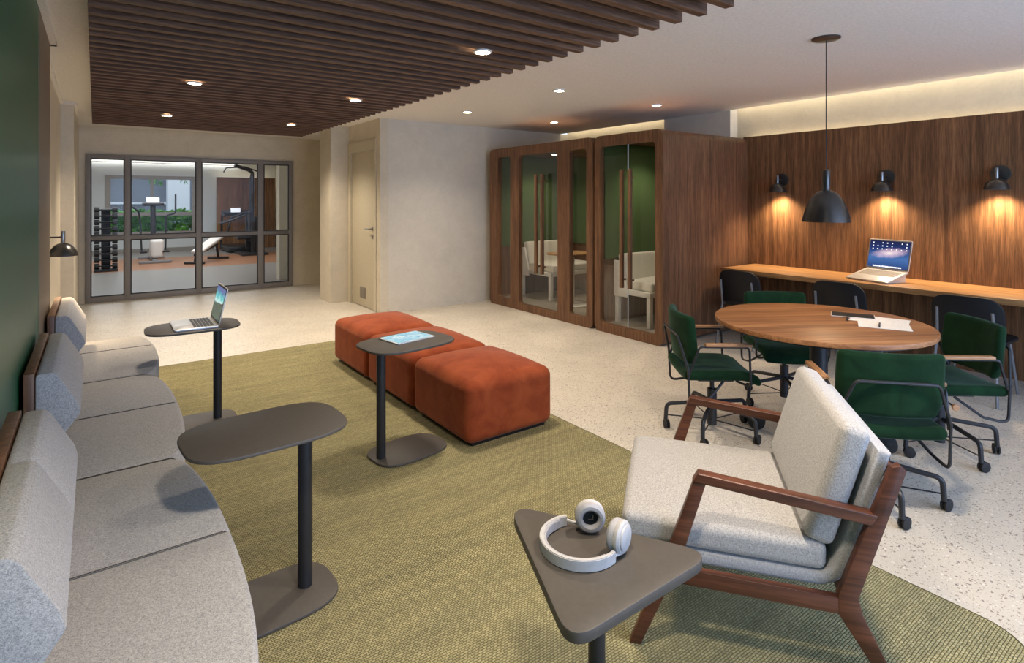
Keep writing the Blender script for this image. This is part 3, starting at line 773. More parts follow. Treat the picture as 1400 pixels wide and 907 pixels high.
# ------------------------------------------------------------------ green task chairs
def task_chair(label, loc, rz, legoff):
    t = thing('task_chair', label, 'chair', loc, rz, 'green velvet chairs around the round table')
    # seat
    def ss(v):
        f = (v.y+0.22)/0.44
        z = v.z
        if v.y > 0.10: z -= 0.9*(v.y-0.10)**2*3.0
        w = 1.0 - 0.10*max(0, (f-0.55))
        return Vector((v.x*w, v.y, z+0.012*(v.x/0.22)**2))
    bm = new(); soft(bm, (0.45, 0.46, 0.058), 0.027, 0.006, 0.0, 10, 4, ss, Matrix.Translation((0, 0, 0.372))); seat = obj('seat', bm, M['green'], t)
    bm = new(); box(bm, (-0.11, -0.12, 0.346), (0.11, 0.10, 0.374), 0.006); obj('seat_plate', bm, M['black'], seat)
    # back pad: curved panel
    def bs(v):
        z = v.z; w = 1.0
        if z < 0.10: w = 1.0-0.16*((0.10-z)/0.10)**1.5
        x = v.x*w
        y = v.y + 0.9*x*x + (-0.10*z)
        return Vector((x, y, z))
    bm = new(); soft(bm, (0.445, 0.055, 0.30), 0.026, 0.0, 0.004, 12, 4, bs, Matrix.Translation((0, -0.205, 0.47))); obj('backrest', bm, M['green'], t)
    bm = new()
    tube(bm, [(0.15, 0.02, 0.36), (0.215, -0.09, 0.27), (0.235, -0.205, 0.25), (0.235, -0.215, 0.46), (0.17, -0.262, 0.645), (-0.17, -0.262, 0.645), (-0.235, -0.215, 0.46), (-0.235, -0.205, 0.25), (-0.215, -0.09, 0.27), (-0.15, 0.02, 0.36)], 0.0075, 8, 0.035)
    obj('back_frame', bm, M['black'], t)
    for s in (-1, 1):
        bm = new(); tube(bm, [(s*0.232, -0.205, 0.43), (s*0.245, -0.15, 0.595), (s*0.25, 0.14, 0.595), (s*0.245, 0.15, 0.36), (s*0.12, 0.11, 0.355)], 0.007, 8, 0.03); af_ = obj('arm_frame', bm, M['black'], t)
        bm = new(); box(bm, (s*0.25-0.018, -0.12, 0.599), (s*0.25+0.018, 0.155, 0.618), 0.006, 2); obj('armrest', bm, M['armwood'], af_, 'light wood armrest')
    bm = new(); cyl(bm, (0, 0), 0.029, 0.045, 0.27, 20); cyl(bm, (0, 0), 0.014, 0.27, 0.35, 14); obj('gas_column', bm, M['black'], t)
    bm = new(); tube(bm, [(-0.05, 0.05, 0.34), (-0.21, 0.06, 0.325)], 0.005, 6); lv = obj('tilt_lever', bm, M['black'], t)
    bm = new(); cyl(bm, (0, 0), 0.019, 0, 0.014, 16, 0.003, TRS((-0.215, 0.06, 0.325), (0, -PI/2, 0))); obj('knob', bm, M['armwood'], lv, 'wooden knob')
    for k in range(5):
        a = legoff+2*PI*k/5; c, s = math.cos(a), math.sin(a)
        bm = new(); tube(bm, [(0.02*c, 0.02*s, 0.185), (0.278*c, 0.278*s, 0.155), (0.285*c, 0.285*s, 0.05)], 0.0125, 10, 0.04)
        tube(bm, [(0.02*c, 0.02*s, 0.075), (0.283*c, 0.283*s, 0.082)], 0.004, 6); lg = obj('leg', bm, M['black'], t)
        bm = new()
        rx = a+PI/2+random.uniform(-0.9, 0.9); o = Vector((0.285*c, 0.285*s, 0)) ; off = Vector((math.cos(rx), math.sin(rx), 0))*0.018
        for q in (-0.014, 0.006):
            cyl(bm, (0, 0), 0.029, q, q+0.009, 20, 0.002, Matrix.Translation(o+off+Vector((0, 0, 0.029))) @ Matrix.Rotation(rx+PI/2, 4, 'Z') @ Matrix.Rotation(PI/2, 4, 'Y'))
        box(bm, (-0.011, -0.013, 0.024), (0.011, 0.013, 0.056), 0.003, 2, Matrix.Translation(o+off*0.5) @ Matrix.Rotation(rx, 4, 'Z'))
        obj('caster', bm, M['rubber'], lg)
    return t
# facing angle -> rotation (local +y faces the table)
def facerot(deg): return R(deg-90)
task_chair('green velvet swivel chair at the round table on the booth side', (3.16, 2.16, 0), facerot(-38), R(-12)-facerot(-38))
task_chair('green velvet swivel chair behind the round table, facing the armchair', (4.02, 2.15, 0), facerot(-131), R(10)-facerot(-131))
task_chair('green velvet swivel chair behind the armchair with its back turned', (3.10, 1.21, 0), facerot(42), R(8)-facerot(42))
task_chair('green velvet swivel chair at the right side of the round table', (4.01, 1.21, 0), facerot(140), R(20)-facerot(140))

# ------------------------------------------------------------------ counter, its chairs and its laptop
ct = thing('wall_counter', 'long light wood desk counter along the walnut panelled wall', 'desk', (5.72, 0.5, 0)); ct['kind'] = 'thing'
bm = new(); box(bm, (-0.33, -2.5, 0.695), (0.33, 3.08, 0.742), 0.003); obj('worktop', bm, M['counter'], ct)
for yy in (2.9, 1.0, -1.0):
    bm = new(); box(bm, (0.05, yy-0.02, 0.60), (0.33, yy+0.02, 0.695), 0.003); obj('bracket', bm, M['walnut'], ct)
def counter_chair(label, x, y):
    t = thing('counter_chair', label, 'chair', (x, y, 0), -PI/2, 'black chairs at the wall counter')
    def bs(v):
        return Vector((v.x, v.y+0.55*v.x*v.x-0.16*v.z, v.z))
    b = new(); prism(b, [(px, py) for px, py in rrect(-0.22, 0, 0.22, 0.36, 0.11, 8)], -0.011, 0.011, 0.006)
    bmesh.ops.subdivide_edges(b, edges=[e for e in b.edges if e.calc_length() > 0.1], cuts=7, use_grid_fill=True)
    b.transform(Matrix.Rotation(PI/2, 4, 'X'))
    for v in b.verts: v.co = bs(v.co)
    bm = new(); merge(bm, b, Matrix.Translation((0, -0.19, 0.40))); obj('backrest', bm, M['shell'], t)
    bm = new(); prism(bm, rrect(-0.22, -0.20, 0.22, 0.22, 0.09, 8), 0.42, 0.445, 0.008); obj('seat', bm, M['shell'], t)
    for s in (-1, 1):
        bm = new(); tube(bm, [(s*0.20, -0.30, 0.0), (s*0.175, -0.225, 0.42), (s*0.165, -0.268, 0.66)], 0.010, 8, 0.05); obj('rear_leg', bm, M['rod'], t)
        bm = new(); tube(bm, [(s*0.20, 0.21, 0.0), (s*0.165, 0.15, 0.425)], 0.010, 8); obj('front_leg', bm, M['rod'], t)
        bm = new(); tube(bm, [(s*0.168, -0.20, 0.412), (s*0.165, 0.15, 0.412)], 0.008, 8); obj('seat_rail', bm, M['rod'], t)
    return t
c1 = counter_chair('black shell chair at the counter end next to the wooden booth', 5.40, 3.24)
dup(c1, (5.40, 2.30, 0), -PI/2, 'black shell chair at the counter in front of the silver laptop')
dup(c1, (5.40, 1.40, 0), -PI/2, 'black shell chair at the counter behind the right green chair')
ls = thing('laptop_stand', 'pale wedge stand lifting the laptop on the counter', 'laptop stand', (5.66, 2.18, 0.742), R(-106))
bm = new(); extrude_profile(bm, [(-0.125, 0.0), (0.13, 0.0), (0.135, 0.074), (-0.125, 0.004)], -0.17, 0.17, 'yz', 0.001); obj('wedge', bm, M['alu'], ls)
laptop('open silver laptop with a galaxy screen on the wall counter', (5.66, 2.18, 0.742+0.042), (R(15.5), 0, R(-106)), 0.40, 0.28, R(27), 0.275, M['galaxy'], M['keyl'], True)

# ------------------------------------------------------------------ lamps
def bell(scale=1.0):
    return [(0.024, 0.205), (0.05, 0.197), (0.085, 0.17), (0.112, 0.13), (0.132, 0.085), (0.146, 0.04), (0.156, 0.0), (0.152, 0.0), (0.142, 0.04), (0.128, 0.083), (0.108, 0.126), (0.082, 0.164), (0.05, 0.19), (0.0, 0.198)]
pl = thing('pendant_lamp', 'dark metal bell pendant lamp hanging above the round table', 'pendant lamp', (3.83, 1.77, CH))
bm = new(); lathe(bm, [(0, 0.0), (0.085, 0.0), (0.085, -0.008), (0.075, -0.014), (0, -0.014)], 40); obj('ceiling_canopy', bm, M['lamp'], pl)
bm = new(); tube(bm, [(0, 0, -0.012), (0, 0, -0.86)], 0.003, 8); obj('cord', bm, M['black'], pl)
bm = new(); cyl(bm, (0, 0), 0.024, -0.995, -0.855, 28, 0.003); obj('socket_tube', bm, M['lamp'], pl)
bm = new(); lathe(bm, [(r*0.92, z) for r, z in bell()], 48, (0, 0, -1.195)); sh = obj('lamp_shade', bm, M['lamp'], pl, ang=60)
bm = new(); lathe(bm, [(0, 0.035), (0.018, 0.030), (0.03, 0.01), (0.032, -0.01), (0.022, -0.03), (0, -0.037)], 20, (0, 0, -1.10)); obj('bulb', bm, M['bulb'], pl)
def plight(name, loc, e, r=0.03, col=(1.0, 0.74, 0.46)):
    l = bpy.data.lights.new(name, 'POINT'); l.energy = e; l.color = col; l.shadow_soft_size = r
    o = bpy.data.objects.new(name, l); COL.objects.link(o); o.location = loc; return o
def spot(name, loc, e, size, blend, rot=(0, 0, 0), col=(1.0, 0.74, 0.46), r=0.03):
    l = bpy.data.lights.new(name, 'SPOT'); l.energy = e; l.color = col; l.shadow_soft_size = r; l.spot_size = R(size); l.spot_blend = blend
    o = bpy.data.objects.new(name, l); COL.objects.link(o); o.location = loc; o.rotation_euler = rot; return o
spot('pendant_beam', (3.83, 1.77, CH-1.15), 9, 120, 0.5)
def sconce(label, loc, rz, group=None, power=50):
    """wall plate at local origin on the wall plane, arm along local -y"""
    t = thing('wall_lamp', label, 'wall lamp', loc, rz, group)
    bm = new(); cyl(bm, (0, 0), 0.068, 0, 0.02, 32, 0.003, TRS((0, 0, 0), (PI/2, 0, 0))); obj('wall_plate', bm, M['lamp'], t)
    bm = new(); tube(bm, [(0, -0.015, 0.0), (0, -0.11, 0.0)], 0.006, 8); obj('arm', bm, M['lamp'], t)
    bm = new(); cyl(bm, (0, -0.115), 0.013, -0.05, 0.045, 18, 0.002); obj('socket_tube', bm, M['steel'], t)
    prof = [(0.012, 0.088), (0.03, 0.084), (0.052, 0.070), (0.072, 0.045), (0.084, 0.015), (0.088, -0.005), (0.085, -0.005), (0.080, 0.014), (0.068, 0.042), (0.05, 0.065), (0.03, 0.079), (0, 0.082)]
    bm = new(); lathe(bm, prof, 40, (0, -0.115, -0.13)); obj('lamp_shade', bm, M['lamp'], t, ang=60)
    bm = new(); lathe(bm, [(0, 0.02), (0.014, 0.014), (0.018, 0.0), (0.012, -0.014), (0, -0.018)], 16, (0, -0.115, -0.105)); obj('bulb', bm, M['bulb'], t)
    w = Matrix.Translation(loc) @ Matrix.Rotation(rz, 4, 'Z') @ Vector((0, -0.115, -0.125))
    spot('wall_lamp_beam', w, power, 128, 1.0)
    return t
g = 'black wall lamps on the walnut panelling'
sconce('black dome wall lamp on the panelling nearest the wooden booth', (6.05, 3.25, 1.685), -PI/2, g)
sconce('black dome wall lamp on the panelling above the galaxy screen laptop', (6.05, 2.24, 1.685), -PI/2, g)
sconce('black dome wall lamp on the panelling at the far right of the counter', (6.05, 1.40, 1.685), -PI/2, g)
sconce('black dome wall lamp beside the green wall, left of the gym glazing', (-0.30, 5.2, 1.20), PI/2, None, 20)

# ------------------------------------------------------------------ booths
def yz(b2, x):   # plate built in (y,z) -> placed at x, thickness along +x
    return Matrix(((0, 0, 1, x), (1, 0, 0, 0), (0, 1, 0, 0), (0, 0, 0, 1)))
def booth(label, y0, y1, wins, depth=1.5):
    t = thing('meeting_booth', label, 'meeting booth', (4.55, y0, 0), 0, 'walnut glass fronted meeting booths')
    W = y1-y0; H_ = 2.18; out = rrect(0, 0.0, W, H_, 0.075, 8)
    bm = new(); b = new(); holes(b, [out]+[rrect(a, z0, c, z1, 0.045, 6) for a, c, z0, z1 in wins], 0, 0.06); merge(bm, b, yz(b, 0)); bmesh.ops.recalc_face_normals(bm, faces=bm.faces[:])
    fr = obj('front_frame', bm, M['booth'], t)
    bm = new(); b = new(); holes(b, [out, rrect(0.05, 0.07, W-0.05, H_-0.06, 0.04, 6)], 0.0605, depth); merge(bm, b, yz(b, 0)); bmesh.ops.recalc_face_normals(bm, faces=bm.faces[:])
    obj('shell', bm, M['booth'], t)
    bm = new(); box(bm, (depth-0.03, 0.045, 0.06), (depth, W-0.045, H_-0.05)); obj('back_wall', bm, M['booth'], t)
    bm = new(); box(bm, (depth-0.05, 0.06, 0.80), (depth-0.031, W-0.06, H_-0.07)); box(bm, (0.10, W-0.068, 0.80), (depth-0.05, W-0.051, H_-0.07)); box(bm, (0.10, 0.051, 0.80), (depth-0.05, 0.068, H_-0.07)); obj('acoustic_felt', bm, M['felt'], t)
    bm = new(); box(bm, (0.06, 0.06, 0.069), (depth-0.03, W-0.06, 0.076)); obj('booth_floor', bm, m_boothfloor, t)
    for a, c, z0, z1 in wins:
        bm = new(); box(bm, (0.025, a-0.01, z0-0.01), (0.033, c+0.01, z1+0.01)); obj('glass_pane', bm, M['glass'], t)
    return t, fr
m_boothfloor = m_fabric('booth_carpet', (120, 112, 100), (150, 142, 128), 300)
t1, f1 = booth('nearer walnut booth with one glazed front and green interior', 3.67, 4.625, [(0.095, 0.87, 0.10, 2.06)])
t2, f2 = booth('longer walnut booth with three tall windows by the grey wall', 4.655, 6.74, [(0.105, 0.395, 0.11, 2.06), (0.61, 1.395, 0.09, 2.06), (1.59, 1.88, 0.11, 2.06)])
def handles(t, ya, yb):
    for yy in (ya, yb):
        bm = new(); box(bm, (-0.05, yy-0.02, 0.53), (-0.015, yy+0.02, 1.79), 0.003)
        for zz in (0.62, 1.70): box(bm, (-0.02, yy-0.008, zz-0.01), (0.027, yy+0.008, zz+0.01))
        obj('door_handle', bm, M['booth'], t, 'tall wooden bar handle')
handles(t1, 0.515, 0.40); handles(t2, 0.865, 0.985)
bm = new(); box(bm, (0.022, 0.478, 0.10), (0.036, 0.4815, 2.06)); obj('door_edge', bm, M['trunk'], t1, 'pale edge of the glass door')
def booth_bench(label, x0, x1, y0, y1):
    t = thing('booth_bench', label, 'bench', ((x0+x1)/2, (y0+y1)/2, 0.0765), 0, 'white booth benches')
    a, d = (x1-x0)/2, (y1-y0)/2
    bm = new(); box(bm, (-a, -d, 0.33), (a, d, 0.385), 0.004)
    extrude_profile(bm, [(d-0.20, 0.385), (d-0.11, 0.70), (d, 0.70), (d, 0.30), (d-0.20, 0.30)], -a-0.01, -a+0.02, 'yz', 0.004); obj('frame', bm, M['white'], t)
    for sx in (-1, 1):
        for sy in (-1, 1):
            bm = new(); box(bm, (sx*(a-0.03)-0.025, sy*(d-0.03)-0.025, 0), (sx*(a-0.03)+0.025, sy*(d-0.03)+0.025, 0.34), 0.003); obj('leg', bm, M['white'], t)
    bm = new(); soft(bm, (2*a-0.06, 2*d-0.06, 0.10), 0.025, 0.01, 0, 5, 3, mat=Matrix.Translation((0.02, -0.02, 0.385))); obj('seat_cushion', bm, M['whitefab'], t)
    bm = new(); soft(bm, (2*a-0.06, 0.11, 0.32), 0.025, 0.0, 0, 5, 3, mat=TRS((0.02, d-0.10, 0.46), (R(-8), 0, 0))); obj('back_cushion', bm, M['whitefab'], t)
    return t
booth_bench('white bench inside the nearer glazed booth', 4.79, 5.85, 4.03, 4.55)
booth_bench('white bench inside the longer three window booth', 5.02, 5.9, 5.95, 6.64)
def booth_table(label, x, y, r, q=0.21):
    t = thing('booth_table', label, 'table', (x, y, 0.0765), 0, 'small tables in the booths')
    bm = new(); prism(bm, rrect(-r, -r*0.75, r, r*0.75, 0.08), 0.665, 0.69, 0.004); obj('tabletop', bm, M['counter'], t)
    bm = new(); cyl(bm, (0, 0), 0.03, 0.015, 0.665, 20); obj('column', bm, M['white'], t)
    bm = new(); lathe(bm, [(0, 0), (q, 0), (q+0.002, 0.006), (q-0.01, 0.014), (0.03, 0.02), (0, 0.02)], 40); obj('base_plate', bm, M['white'], t)
booth_table('small wooden table on a white round foot inside the longer booth', 5.1, 5.60, 0.30)
booth_table('small wooden table inside the nearer glazed booth', 5.55, 3.93, 0.19, 0.15)
for x, y, e, lab in ((5.2, 4.15, 9, 'small round light in the ceiling of the nearer glazed booth'), (5.3, 5.25, 9, 'small round light in the ceiling of the longer booth, nearer one'), (5.3, 6.2, 9, 'small round light in the ceiling of the longer booth, by the grey wall')):
    t = thing('booth_light', lab, 'ceiling light', (x, y, 2.12), 0, 'lights inside the booths')
    bm = new(); lathe(bm, [(0.05, 0.0), (0.05, -0.006), (0.04, -0.009), (0.038, 0.0)], 24); obj('trim_ring', bm, M['white'], t)
    bm = new(); cyl(bm, (0, 0), 0.038, -0.005, -0.001, 20); obj('lamp_lens', bm, M['down'], t)
    spot('booth_beam', (x, y, 2.10), e*2.2, 130, 0.8, col=(1.0, 0.84, 0.62))

# ------------------------------------------------------------------ gym behind the glazing
GY = 18.9; GC = 2.56
bm = new(); box(bm, (-1.6, 10.16, -0.1), (4.8, GY+0.15, 0.0)); struct('floor_gym', bm, M['gymfloor'])
bm = new(); box(bm, (-1.6, 10.10, GC), (4.8, GY+0.15, GC+0.08)); struct('ceiling_gym', bm, M['ceil'])
bm = new(); box(bm, (-1.6, 10.16, 0), (-1.5, GY, GC)); struct('wall_gym_left', bm, M['gymwall'])
bm = new(); box(bm, (4.6, 10.16, 0), (4.75, GY, GC)); struct('wall_gym_right', bm, M['plaster'])
bm = new(); box(bm, (2.72, 10.9, 0), (4.6, 11.1, GC)); struct('wall_gym_return', bm, M['plaster'])
b = new(); holes(b, [[(-1.6, 0), (4.8, 0), (4.8, GC), (-1.6, GC)], [(0.22, 0.5), (2.38, 0.5), (2.38, 2.14), (0.22, 2.14)]], 0, 0.15)
bm = new(); merge(bm, b, Matrix(((1, 0, 0, 0), (0, 0, 1, GY), (0, 1, 0, 0), (0, 0, 0, 1)))); bmesh.ops.recalc_face_normals(bm, faces=bm.faces[:]); struct('wall_gym_far', bm, M['gymwall'])
bm = new(); box(bm, (-1.5, GY-0.02, 0), (2.85, GY, 0.10)); struct('baseboard_gym', bm, M['frame'])
w2 = bpy.data.objects.new('window_2', None); COL.objects.link(w2); w2.location = (0, GY, 0); w2['kind'] = 'structure'; w2['label'] = 'gym window looking onto a green hedge'
bm = new()
for x0, x1 in ((0.22, 0.34), (1.26, 1.33), (2.28, 2.38)): box(bm, (x0, -0.03, 0.5), (x1, 0.08, 2.14))
for z0, z1 in ((0.5, 0.57), (1.01, 1.11), (2.04, 2.14)): box(bm, (0.22, -0.028, z0), (2.38, 0.078, z1))
obj('window_frame', bm, M['frame'], w2)
bm = new(); box(bm, (0.34, 0.03, 0.57), (2.28, 0.036, 2.04)); obj('glass_pane', bm, M['glass'], w2)
bm = new(); box(bm, (2.88, 18.56, 0), (4.5, 18.66, 2.13)); o = tag(obj('wood_partition', bm, M['walnut']), 'dark walnut partition behind the multi gym', 'partition')
bm = new(); box(bm, (2.92, 18.68, 2.08), (4.45, 18.72, 2.1)); struct('trim_gym_light', bm, M['ledg'])
gl = thing('linear_ceiling_light', 'long white light line across the gym ceiling', 'ceiling light', (0.9, GY-0.055, GC-0.06))
bm = new(); box(bm, (-2.2, -0.05, -0.02), (2.6, 0.05, -0.004)); obj('diffuser', bm, M['ledw'], gl)
bm = new(); box(bm, (-2.25, -0.065, -0.022), (2.65, -0.05, 0)); box(bm, (-2.25, 0.05, -0.022), (2.65, 0.065, 0)); obj('housing', bm, M['white'], gl)
def area(name, loc, rot, sx, sy, e, col):
    l = bpy.data.lights.new(name, 'AREA'); l.shape = 'RECTANGLE'; l.size = sx; l.size_y = sy; l.energy = e; l.color = col
    o = bpy.data.objects.new(name, l); COL.objects.link(o); o.location = loc; o.rotation_euler = rot; return o
area('gym_ceiling_light', (1.2, 14.5, GC-0.03), (0, 0, 0), 3.5, 5.0, 150, (0.95, 0.98, 1.0))

# dumbbell rack
rk = thing('dumbbell_rack', 'upright black dumbbell rack inside the gym', 'rack', (0.18, 14.3, 0), 0)
bm = new(); box(bm, (-0.08, 0.06, 0.05), (0.08, 0.11, 1.28), 0.004); obj('post', bm, M['gymdark'], rk)
bm = new(); box(bm, (-0.2, -0.14, 0), (0.2, 0.2, 0.05), 0.006); obj('foot', bm, M['gymdark'], rk)
ROW = 10
for i in range(ROW):
    bm = new(); box(bm, (-0.07, -0.07, 0.082+i*0.128), (0.07, 0.07, 0.092+i*0.128)); obj('tray', bm, M['gymdark'], rk)
words = ['lowest', 'second lowest', 'third from the bottom', 'fourth from the bottom', 'fifth from the bottom', 'fifth from the top', 'fourth from the top', 'third from the top', 'second from the top', 'topmost']
proto = None
for i in range(ROW):
    loc = (0.18, 14.3, 0.092+i*0.128+0.0165); lab = 'black dumbbell on the gym rack, %s of the stack' % words[i]
    if proto is None:
        proto = thing('dumbbell', lab, 'dumbbell', loc, 0, 'dumbbells on the gym rack')
        bm = new(); cyl(bm, (0, 0), 0.016, -0.14, 0.14, 14, mat=Matrix.Rotation(PI/2, 4, 'Y')); obj('handle', bm, M['gymdark'], proto)
        for s in (-1, 1):
            bm = new(); cyl(bm, (0, 0), 0.058, -0.045, 0.045, 18, 0.01, Matrix.Translation((s*0.15, 0, 0)) @ Matrix.Rotation(PI/2, 4, 'Y')); obj('head', bm, M['rubber'], proto)
    else:
        dup(proto, loc, 0, lab)
# elliptical trainer
el = thing('elliptical_trainer', 'elliptical trainer in front of the gym window', 'exercise machine', (1.12, 16.0, 0))
bm = new(); box(bm, (-0.05, -0.6, 0.03), (0.05, 0.7, 0.09), 0.01); box(bm, (-0.32, -0.62, 0.0), (0.32, -0.54, 0.06), 0.01); box(bm, (-0.28, 0.62, 0.0), (0.28, 0.70, 0.06), 0.01); obj('base_frame', bm, M['gymgrey'], el)
bm = new(); soft(bm, (0.26, 0.55, 0.45), 0.08, mat=Matrix.Translation((0.05, -0.25, 0.1))); obj('flywheel_housing', bm, M['pad'], el)
bm = new(); tube(bm, [(0, 0.0, 0.5), (0, 0.12, 1.36)], 0.055, 12); obj('mast', bm, M['gymdark'], el)
bm = new(); box(bm, (-0.22, -0.03, 1.32), (0.22, 0.22, 1.40), 0.03, 3); cs = obj('console', bm, M['gymdark'], el)
uvplane('console_screen', 0.26, 0.13, M['gymscreen'], cs, TRS((0, 0.05, 1.40), (R(-15), 0, 0)), 'lit console screen')
for s in (-1, 1):
    bm = new(); tube(bm, [(s*0.24, -0.1, 0.25), (s*0.26, -0.02, 0.9), (s*0.30, -0.14, 1.18), (s*0.42, -0.2, 1.3)] if s < 0 else [(0.24, -0.1, 0.25), (0.26, 0.0, 1.08), (0.46, 0.0, 1.14), (0.46, 0.0, 1.6)], 0.02, 10, 0.08); obj('handle_arm', bm, M['gymdark'], el)
    bm = new(); box(bm, (s*0.22-0.07, -0.55, 0.24), (s*0.22+0.07, -0.2, 0.28), 0.01); obj('pedal', bm, M['gymdark'], el)
# weight bench
wb = thing('weight_bench', 'inclined weight bench with a pale pad in the gym', 'weight bench', (2.15, 15.2, 0), R(-32))
bm = new(); soft(bm, (0.26, 1.15, 0.07), 0.03, mat=TRS((0, 0.05, 0.37), (R(14), 0, 0))); obj('back_pad', bm, M['pad'], wb)
bm = new(); tube(bm, [(0, -0.6, 0.2), (0, 0.55, 0.36)], 0.03, 8); tube(bm, [(-0.22, -0.62, 0.03), (0.22, -0.62, 0.03)], 0.03, 8); tube(bm, [(0, -0.62, 0.03), (0, -0.55, 0.22)], 0.025, 8); tube(bm, [(-0.25, 0.6, 0.03), (0.25, 0.6, 0.03)], 0.03, 8); tube(bm, [(0, 0.6, 0.03), (0, 0.5, 0.36)], 0.03, 8); obj('bench_frame', bm, M['gymdark'], wb)
# multi gym
mg = thing('multi_gym', 'black multi gym tower with a high pull down bar', 'exercise machine', (3.42, 16.5, 0))
bm = new(); tube(bm, [(0, 0, 0.04), (0, 0, 2.2), (-0.1, 0, 2.27), (-0.45, -0.05, 2.38)], 0.045, 8, 0.08); tube(bm, [(0.02, 0.3, 0.04), (0.02, 0.3, 2.0), (0, 0, 2.2)], 0.04, 8, 0.05); obj('tower_frame', bm, M['gymdark'], mg)
bm = new(); tube(bm, [(-0.72, -0.1, 2.18), (-0.66, -0.1, 2.30), (-0.2, -0.1, 2.34), (0.2, -0.1, 2.2)], 0.018, 8, 0.05); obj('pull_down_bar', bm, M['gymdark'], mg)
bm = new(); box(bm, (-0.35, -0.5, 0), (0.3, 0.5, 0.06), 0.01); obj('base_frame', bm, M['gymdark'], mg)
bm = new(); box(bm, (-0.12, 0.12, 0.1), (0.16, 0.28, 1.0))
for i in range(12): box(bm, (-0.13, 0.11, 0.12+i*0.07), (0.17, 0.29, 0.175+i*0.07), 0.004)
obj('weight_stack', bm, M['gymdark'], mg)
bm = new(); soft(bm, (0.34, 0.36, 0.08), 0.03, mat=Matrix.Translation((-0.25, -0.1, 0.42))); obj('seat_pad', bm, M['gymdark'], mg)
bm = new(); soft(bm, (0.10, 0.3, 0.6), 0.03, mat=Matrix.Translation((-0.06, -0.1, 0.55))); obj('back_pad', bm, M['gymdark'], mg)
bm = new(); tube(bm, [(-0.05, -0.25, 1.15), (-0.5, -0.3, 0.95), (-0.85, -0.3, 0.85)], 0.025, 8, 0.05); tube(bm, [(-0.05, 0.1, 1.15), (-0.5, 0.1, 1.0), (-0.6, 0.1, 0.6)], 0.025, 8, 0.05); obj('press_arm', bm, M['gymdark'], mg)
# treadmill
tm = thing('treadmill', 'treadmill with a lit console behind the multi gym', 'exercise machine', (3.30, 17.9, 0))
bm = new(); box(bm, (-0.36, -0.8, 0.03), (0.36, 0.5, 0.17), 0.02); obj('running_deck', bm, M['gymdark'], tm)
for s in (-1, 1):
    bm = new(); tube(bm, [(s*0.34, 0.45, 0.1), (s*0.34, 0.3, 1.05), (s*0.34, -0.1, 1.0)], 0.03, 8, 0.06); obj('upright', bm, M['gymdark'], tm)
bm = new(); box(bm, (-0.36, 0.22, 1.0), (0.36, 0.34, 1.16), 0.03, 2); cs = obj('console', bm, M['gymdark'], tm)
uvplane('console_screen', 0.26, 0.13, M['gymscreen'], cs, TRS((0, 0.2, 1.1), (R(-12), 0, 0)), 'lit console screen')

# outside the gym window
bm = new(); box(bm, (-8, GY+0.15, -0.15), (12, 40, -0.05)); struct('ground_outside', bm, M['concrete'])
bm = new()
for i in range(6000):
    p = Vector((random.uniform(-1.5, 4.5), random.uniform(GY+0.35, GY+1.3), random.uniform(0.0, 1.16)))
    l = random.uniform(0.07, 0.14); w = l*0.42
    rot = Euler((random.uniform(-1.2, 1.2), random.uniform(-1.2, 1.2), random.uniform(0, 6.28))).to_matrix()
    vs = [bm.verts.new(p+rot @ Vector(q)) for q in ((0, -l, 0), (w, -l*0.2, 0.01), (0, l, -0.01), (-w, -l*0.2, 0.01))]
    bm.faces.new(vs)
o = tag(obj('hedge', bm, M['leaf']), 'bright green leafy hedge outside the gym window', 'hedge'); o['kind'] = 'stuff'
tr = thing('hanging_branch', 'leafy branch hanging in front of the gym window', 'branch', (1.45, GY+0.9, 2.05))
bm = new(); tube(bm, [(-1.2, 0.2, 0.35), (-0.2, 0.1, 0.25), (0.9, 0.0, 0.2)], 0.012, 6); tube(bm, [(-0.15, 0.1, 0.25), (0.05, 0.05, -0.1)], 0.007, 6); tube(bm, [(0.7, 0, 0.2), (0.75, 0, 0.0)], 0.006, 6); obj('stem', bm, M['darkback'], tr)
bm = new()
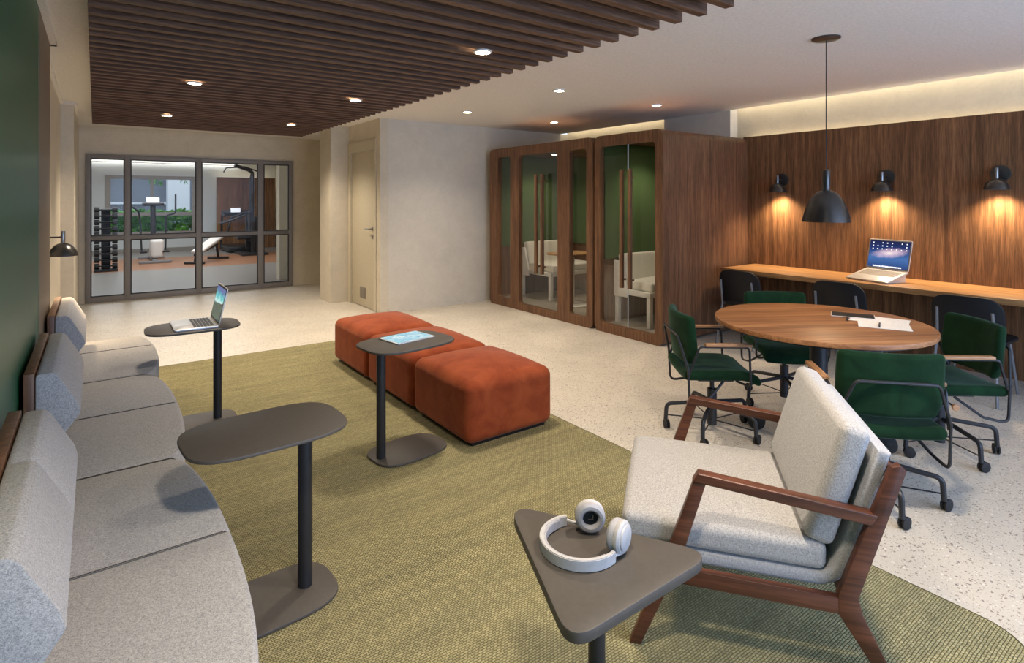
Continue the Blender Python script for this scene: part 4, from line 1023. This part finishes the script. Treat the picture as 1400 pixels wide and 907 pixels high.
for cx, cz, n, sp in ((0.0, 0.0, 30, 0.17), (0.72, 0.05, 16, 0.13), (-0.9, 0.25, 18, 0.2)):
    for i in range(n):
        p = Vector((cx+random.uniform(-sp, sp), random.uniform(-0.1, 0.15), cz+random.uniform(-sp, sp))); l = random.uniform(0.06, 0.1); w = l*0.22
        rot = Euler((random.uniform(0.6, 2.2), random.uniform(-0.8, 0.8), random.uniform(0, 6.28))).to_matrix()
        bm.faces.new([bm.verts.new(p+rot @ Vector(q)) for q in ((0, -l, 0), (w, 0, 0.01), (0, l, 0), (-w, 0, 0.01))])
obj('leaves', bm, M['leaf'], tr)
bd = thing('neighbouring_building', 'grey building with bright windows seen through the gym window', 'building', (1.2, 25.0, -0.05))
b = new(); holes(b, [[(-8, 0), (8, 0), (8, 5), (-8, 5)], [(-2.2, 2.35), (0.2, 2.35), (0.2, 3.1), (-2.2, 3.1)]], 0, 0.3)
bm = new(); merge(bm, b, Matrix(((1, 0, 0, 0), (0, 0, 1, 0), (0, 1, 0, 0), (0, 0, 0, 1)))); bmesh.ops.recalc_face_normals(bm, faces=bm.faces[:]); obj('wall', bm, M['concrete'], bd)
bm = new(); box(bm, (0.95, -0.8, 0), (1.65, -0.1, 5)); obj('column', bm, M['trunk'], bd, 'white column')
bm = new(); box(bm, (-8, -0.1, 1.35), (0.95, -0.02, 1.43)); box(bm, (-0.95, -0.1, 1.43), (-0.87, -0.02, 5)); obj('ledge', bm, M['trunk'], bd)

# ------------------------------------------------------------------ light
wd = bpy.data.worlds.new('world'); SC.world = wd; wd.use_nodes = True
bg = wd.node_tree.nodes['Background']; bg.inputs[0].default_value = (0.78, 0.88, 1.0, 1); bg.inputs[1].default_value = 1.3
area('daylight_window', (3.2, -2.5, 1.35), (R(90), 0, 0), 5.4, 2.0, 130, (0.38, 0.58, 1.0))

vs = SC.view_settings
vs.view_transform = 'Standard'; vs.look = 'None'; vs.exposure = 0.43; vs.gamma = 1.0; vs.use_curve_mapping = False
SC.cycles.use_denoising = True
